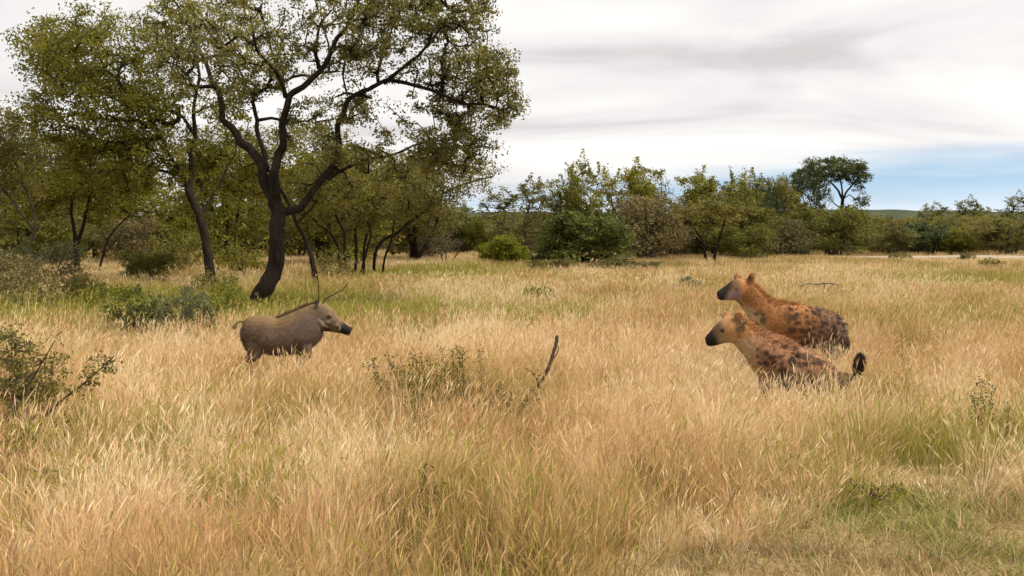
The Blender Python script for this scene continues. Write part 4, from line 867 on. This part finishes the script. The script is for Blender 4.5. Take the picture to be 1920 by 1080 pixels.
# rear hyena: stands tall, head raised, looking left
d = 11.5; s = FPX / d; X0, GY0 = 1475, 700
sp = prof([(1584, 612, 9, .04), (1577, 614, 22, .10), (1562, 616, 33, .145), (1535, 615, 38, .16), (1500, 608, 38, .168), (1468, 603, 38.5, .168), (1440, 593, 37, .145), (1420, 577, 29.5, .115), (1407, 562, 25, .095), (1395, 550, 23, .088), (1384, 543, 23, .104), (1372, 542, 20.5, .094), (1362, 545, 16.5, .068), (1353, 547.5, 13.3, .052), (1346, 549.5, 11.2, .047), (1340, 550.5, 9.2, .041), (1337, 551, 6.5, .03)], X0, GY0, s, -1)
def L_front(x, z): return [(x - .02, z, .10, .05), (x, z - .18, .075, .05), (x - .03, z - .36, .05, .04), (x - .01, .34, .036, .032), (x + .01, .20, .030, .028), (x + .0, .08, .028, .028), (x + .03, .03, .045, .036), (x + .08, .02, .025, .03)]
def L_hind(x, z): return [(x, z, .13, .055), (x + .04, z - .14, .11, .055), (x + .07, z - .26, .065, .048), (x + .02, z - .36, .042, .036), (x - .07, .24, .034, .03), (x - .06, .12, .028, .026), (x - .05, .05, .03, .03), (x + .0, .025, .042, .036), (x + .05, .02, .022, .028)]
lg = [(L_front(.24, .55), .10), (L_front(.31, .55), -.10), (L_hind(-.48, .56), .10), (L_hind(-.55, .56), -.10)]
def ear(px, py, y, s, x0, gy, lean=0, tall=.085):
    x = -(px - x0) / s; z = (gy - py) / s
    return [(x, y * .75, z - .02, .020, .018), (x - .006, y, z + tall * .35, .040, .018), (x - .01, y * 1.1, z + tall * .75, .035, .015), (x - .012, y * 1.12, z + tall, .016, .012)]
er = [ear(1396, 526, .068, s, X0, GY0, tall=.10), ear(1377, 526, -.075, s, X0, GY0, tall=.095)]
tl = [(-.62, 0, .60, .03, .03), (-.66, 0, .54, .026, .026), (-.675, 0, .45, .024, .024), (-.675, 0, .36, .028, .028), (-.67, 0, .29, .02, .02), (-.67, 0, .26, .008, .008)]
def paint_rear(v, nn, rg):
    x, y, z = v.T; c = np.tile(np.array([.27, .116, .038]), (len(v), 1))
    n = fbm(x * 9 + 3, z * 9 + y * 5, 4, 3); c *= (0.8 + .45 * n)[:, None]
    lowr = sstep(-x + (0.74 - z) * .9, .15, .62); c = lerp(c, (.125, .074, .050), lowr * .85)       # greyer hind flank
    c = lerp(c, (.44, .32, .165), sstep(x, .22, .42) * (1 - sstep(z - .62 - (x - .35) * .55, 0, .13)) * .9)  # pale throat and chest
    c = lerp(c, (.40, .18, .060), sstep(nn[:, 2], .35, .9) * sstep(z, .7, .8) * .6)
    head = sstep(x, .55, .62); c = lerp(c, (.23, .18, .16), head * (1 - sstep(z, .93, .99)) * .9); c = lerp(c, (.15, .085, .045), head * sstep(z, .95, 1.02) * .8)
    c = lerp(c, (.012, .008, .007), sstep(x + (z - .90) * .45, .685, .765) * .97); c = lerp(c, (.04, .025, .02), near_m(v, (.50, .075, 1.10), .05) * .8); c = lerp(c, (.04, .025, .02), near_m(v, (.66, 0, .99), .05, .9) * .6); c = lerp(c, (.035, .022, .018), near_m(v, (.62, .05, .955), .055) * .9); c = lerp(c, (.035, .022, .018), near_m(v, (.62, -.05, .955), .055) * .9)
    c = lerp(c, (.05, .03, .022), near_m(v, (.585, 0, .80), .07, .6) * .7)
    c = lerp(c, (.05, .035, .025), (1 - sstep(np.abs(y), .0, .2)) * sstep(-x, .64, .66) * (1 - sstep(z, .36, .45)))
    c = lerp(c, (.34, .27, .17), sstep(-x, .575, .625) * sstep(z, .40, .5) * .75)                                 # pale edge of haunch
    return c, sstep(-x, -.22, .1) * (1 - .6 * sstep(z, .80, .86)) * sstep(z, .14, .25) + .6 * near_m(v, (.38, .1, .63), .12)
b = gp(X0, d)
hyena('spotted_hyena', 'rear spotted hyena standing tall with raised head, partly behind the other', b, math.pi + R(6), sp, lg, er, tl,
      [(.635, .078, .975), (.635, -.078, .975)], paint_rear, 401, dict(face=.56, mane=lambda v, n: (n[:, 2] > .45) & (v[:, 0] > -.15) & (v[:, 0] < .52) & (v[:, 2] > .78), tuft=lambda v: (v[:, 0] < -.64) & (v[:, 2] < .42) & (v[:, 2] > .26), tdir=(-.1, 0, -1)))

# front hyena: slinks forward, hindquarters low, tail tuft up
d = 10.0; s = FPX / d; X0, GY0 = 1450, 785
sp = prof([(1580, 709, 9, .04), (1572, 718, 17, .08), (1556, 719, 27, .13), (1530, 711, 39, .155), (1498, 698, 43, .165), (1468, 686, 44, .168), (1438, 667, 42, .148), (1416, 649, 32, .118), (1398, 634, 26.5, .098), (1385, 624, 25, .092), (1371, 619, 26, .108), (1358, 622, 23.5, .098), (1347, 628, 19.5, .070), (1338, 634, 15.8, .054), (1330, 638.5, 13, .048), (1324, 641, 10.5, .041), (1320, 642, 7, .03)], X0, GY0, s, -1)
def L_hind2(x, z): return [(x, z, .12, .055), (x + .08, z - .08, .10, .055), (x + .13, z - .16, .06, .046), (x + .05, .18, .042, .036), (x - .07, .16, .034, .03), (x - .06, .09, .028, .026), (x - .04, .045, .03, .03), (x + .02, .025, .042, .036), (x + .07, .02, .022, .028)]
lg = [(L_front(.10, .52), .10), (L_front(.02, .52), -.10), (L_hind2(-.50, .36), .10), (L_hind2(-.44, .36), -.10)]
er = [ear(1376, 601, .070, s, X0, GY0, tall=.095), ear(1357, 603, -.078, s, X0, GY0, tall=.10)]
tl = [(-.58, 0, .42, .05, .05), (-.65, 0, .425, .036, .036), (-.71, 0, .405, .030, .030), (-.755, .0, .41, .028, .028), (-.785, 0, .455, .034, .034), (-.80, 0, .51, .044, .040), (-.81, 0, .57, .034, .034), (-.81, 0, .605, .010, .010)]
def paint_front(v, nn, rg):
    x, y, z = v.T; c = np.tile(np.array([.32, .165, .085]), (len(v), 1)); n = fbm(x * 9 + 13, z * 9 + y * 5, 6, 3); c *= (0.8 + .45 * n)[:, None]
    c = lerp(c, (.40, .19, .06), sstep(x, .12, .26) * sstep(z - .84 + (x - .35) * -.1, -.10, .03) * .9)
    c = lerp(c, (.42, .30, .165), sstep(x, .14, .3) * (1 - sstep(z - .78, -.06, .06)) * .85)
    c = lerp(c, (.15, .10, .065), (1 - sstep(z, .36, .58)) * sstep(-x, -.3, -.1) * .8)
    c = lerp(c, (.27, .175, .085), near_m(v, (.37, 0, .90), .13) * .8)
    head = sstep(x, .45, .53); c = lerp(c, (.25, .17, .10), head * .75); c = lerp(c, (.09, .05, .03), sstep(x, .50, .58) * .8); c = lerp(c, (.009, .006, .005), sstep(x - (z - .79) * .45, .555, .62)); c = lerp(c, (.10, .06, .035), near_m(v, (.385, .08, .98), .07) * .6); c = lerp(c, (.014, .009, .007), near_m(v, (.53, .085, .862), .034, .7) * .95); c = lerp(c, (.014, .009, .007), near_m(v, (.53, -.085, .862), .034, .7) * .95); c = lerp(c, (.06, .035, .02), near_m(v, (.36, .09, .90), .08, .6) * .75)
    c = lerp(c, (.040, .026, .022), sstep(-x, .735, .765))
    c = lerp(c, (.08, .05, .03), near_m(v, (.12, .14, .62), .10, .7) * .6)
    return c, sstep(-x, -.12, .04) * (1 - .75 * sstep(nn[:, 2], .35, .8)) * sstep(z, .12, .25) * (1 - sstep(-x, .60, .68)) + .8 * near_m(v, (.13, .14, .62), .13)
b = gp(X0, d)
hyena('spotted_hyena', 'front spotted hyena slinking low with dark tail tuft held up', b, math.pi - R(4), sp, lg, er, tl,
      [(.53, .08, .865), (.53, -.08, .865)], paint_front, 402, dict(face=.40, mane=lambda v, n: (n[:, 2] > .45) & (v[:, 0] > -.2) & (v[:, 0] < .36) & (v[:, 2] > .6), tuft=lambda v: (v[:, 0] < -.76) & (v[:, 2] > .40), tdir=(-.25, 0, 1)))

# warthog
d = 12.0; s = FPX / d; X0, GY0 = 545, 710
sp = prof([(455, 622, 8, .03), (461, 623, 20, .09), (474, 623, 31, .14), (498, 626, 35, .165), (524, 632, 36, .175), (548, 627, 38, .175), (568, 619, 39, .16), (585, 607, 35, .14), (598, 599, 31.5, .115), (610, 599, 27, .104), (621, 604.5, 20.5, .092), (631, 610, 15, .074), (640, 614.5, 12, .058), (648, 618.5, 9.5, .050), (656, 622, 9, .050), (660, 623.5, 9, .050)], X0, GY0, s, 1)
acc = Acc(); loft(acc, densify(sp, 5), 24)
def W_front(x): return [(x, .44, .085, .055), (x + .01, .32, .065, .05), (x - .005, .22, .042, .038), (x, .15, .032, .03), (x, .07, .026, .026), (x + .015, .02, .034, .03)]
def W_hind(x): return [(x, .50, .12, .06), (x + .02, .38, .10, .055), (x + .03, .29, .06, .045), (x - .03, .21, .038, .034), (x - .04, .14, .03, .028), (x - .025, .07, .026, .026), (x - .005, .02, .034, .03)]
for pts, y in ((W_front(.12), .10), (W_front(.20), -.10), (W_hind(-.47), .10), (W_hind(-.40), -.10)): leg(acc, pts, y)
for sy in (1, -1):
    loft(acc, densify([(.335, .07 * sy, .835, .022, .02), (.332, .085 * sy, .87, .028, .012), (.325, .095 * sy, .905, .02, .008), (.315, .10 * sy, .925, .006, .004)], 3), 10)
    ball(acc, (.455, .088 * sy, .655), (.035, .03, .03)); ball(acc, (.56, .07 * sy, .62), (.022, .022, .022)); ball(acc, (.47, .085 * sy, .735), (.04, .022, .025))
loft(acc, densify([(-.52, 0, .655, .018, .018), (-.56, 0, .675, .013, .013), (-.60, 0, .655, .011, .011), (-.625, 0, .62, .012, .012), (-.635, 0, .60, .006, .006)], 4), 8)
me = fuse('warthog', acc, .0095, 9); v, nn = mesh_np(me); x, y, z = v.T
c = np.tile(np.array([.100, .066, .043]), (len(v), 1)); n_ = fbm(x * 7 + 5, z * 7 + y * 4, 12, 3); c *= (0.55 + .9 * n_)[:, None]; c *= (.6 + .8 * fbm(x * 26, z * 30 + y * 12, 55, 3))[:, None]
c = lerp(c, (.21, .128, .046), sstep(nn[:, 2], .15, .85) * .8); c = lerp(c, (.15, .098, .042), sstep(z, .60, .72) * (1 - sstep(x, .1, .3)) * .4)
c = lerp(c, (.125, .088, .076), near_m(v, (.25, 0, .62), .25, .8, (1, .3, 1)) * .6)
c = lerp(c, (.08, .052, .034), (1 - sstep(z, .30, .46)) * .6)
c = lerp(c, (.010, .007, .006), sstep(x - (z - .57) * .4, .55, .63)); c = lerp(c, (.016, .011, .009), sstep(x, .39, .43) * (1 - sstep(z - .60 + (x - .42) * .6, -.02, .03)) * .9)  # dark snout, then shading under jaw and throat painted into the hide
c = lerp(c, (.10, .068, .042), near_m(v, (.37, 0, .80), .12, .7, (1, .4, 1)) * .7)
for sy in (1, -1):
    for t in np.linspace(0, 1, 9):                        # pale whiskers along the jaw
        c = lerp(c, (.42, .36, .28), near_m(v, (.36 + .14 * t, .095 * sy, .70 - .145 * t), .024, .6) * .8)
    c = lerp(c, (.035, .024, .02), near_m(v, (.47, .09 * sy, .735), .035) * .8); c = lerp(c, (.02, .014, .012), near_m(v, (.32, .1 * sy, .91), .045))
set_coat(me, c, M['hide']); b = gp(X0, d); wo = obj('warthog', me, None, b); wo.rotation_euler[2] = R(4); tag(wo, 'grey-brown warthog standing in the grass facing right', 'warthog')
for sy in (1, -1):
    a = Acc(); ball(a, (.48, .103 * sy, .74), (.010, .008, .009)); obj('eye', a.mesh('eye', [M['eye']]), wo)
    a = Acc(); tube(a, smooth_path([(.585, .05 * sy, .575), (.595, .085 * sy, .575), (.60, .10 * sy, .60), (.59, .10 * sy, .635)], 4), np.linspace(.010, .003, 13), 8); obj('tusk', a.mesh('tusk', [M['tusk']]), wo)
mk = np.where((np.abs(y) < .035) & (nn[:, 2] > .4) & (x > -.12) & (x < .36) & (z > .6))[0]; k = RNG.choice(mk, 1500)
fur('mane', v[k], nn[k], np.tile(np.array([-1.3, 0, .05]), (1500, 1)), .055, .005, np.tile(np.array([.125, .078, .036]), (1500, 1)), M['hide'], wo)
k = RNG.choice(len(v), 11000); k = k[x[k] < .42]; fur('bristles', v[k], nn[k], np.tile(np.array([-.8, 0, -.5]), (len(k), 1)), .032, .004, c[k], M['hide'], wo)
tk = np.where((x < -.60) & (z < .66))[0]; k = RNG.choice(tk, 250); fur('tail_tuft', v[k], nn[k], np.tile(np.array([-.5, 0, -.9]), (250, 1)), .05, .005, np.tile(np.array([.2, .13, .06]), (250, 1)), M['hide'], wo)
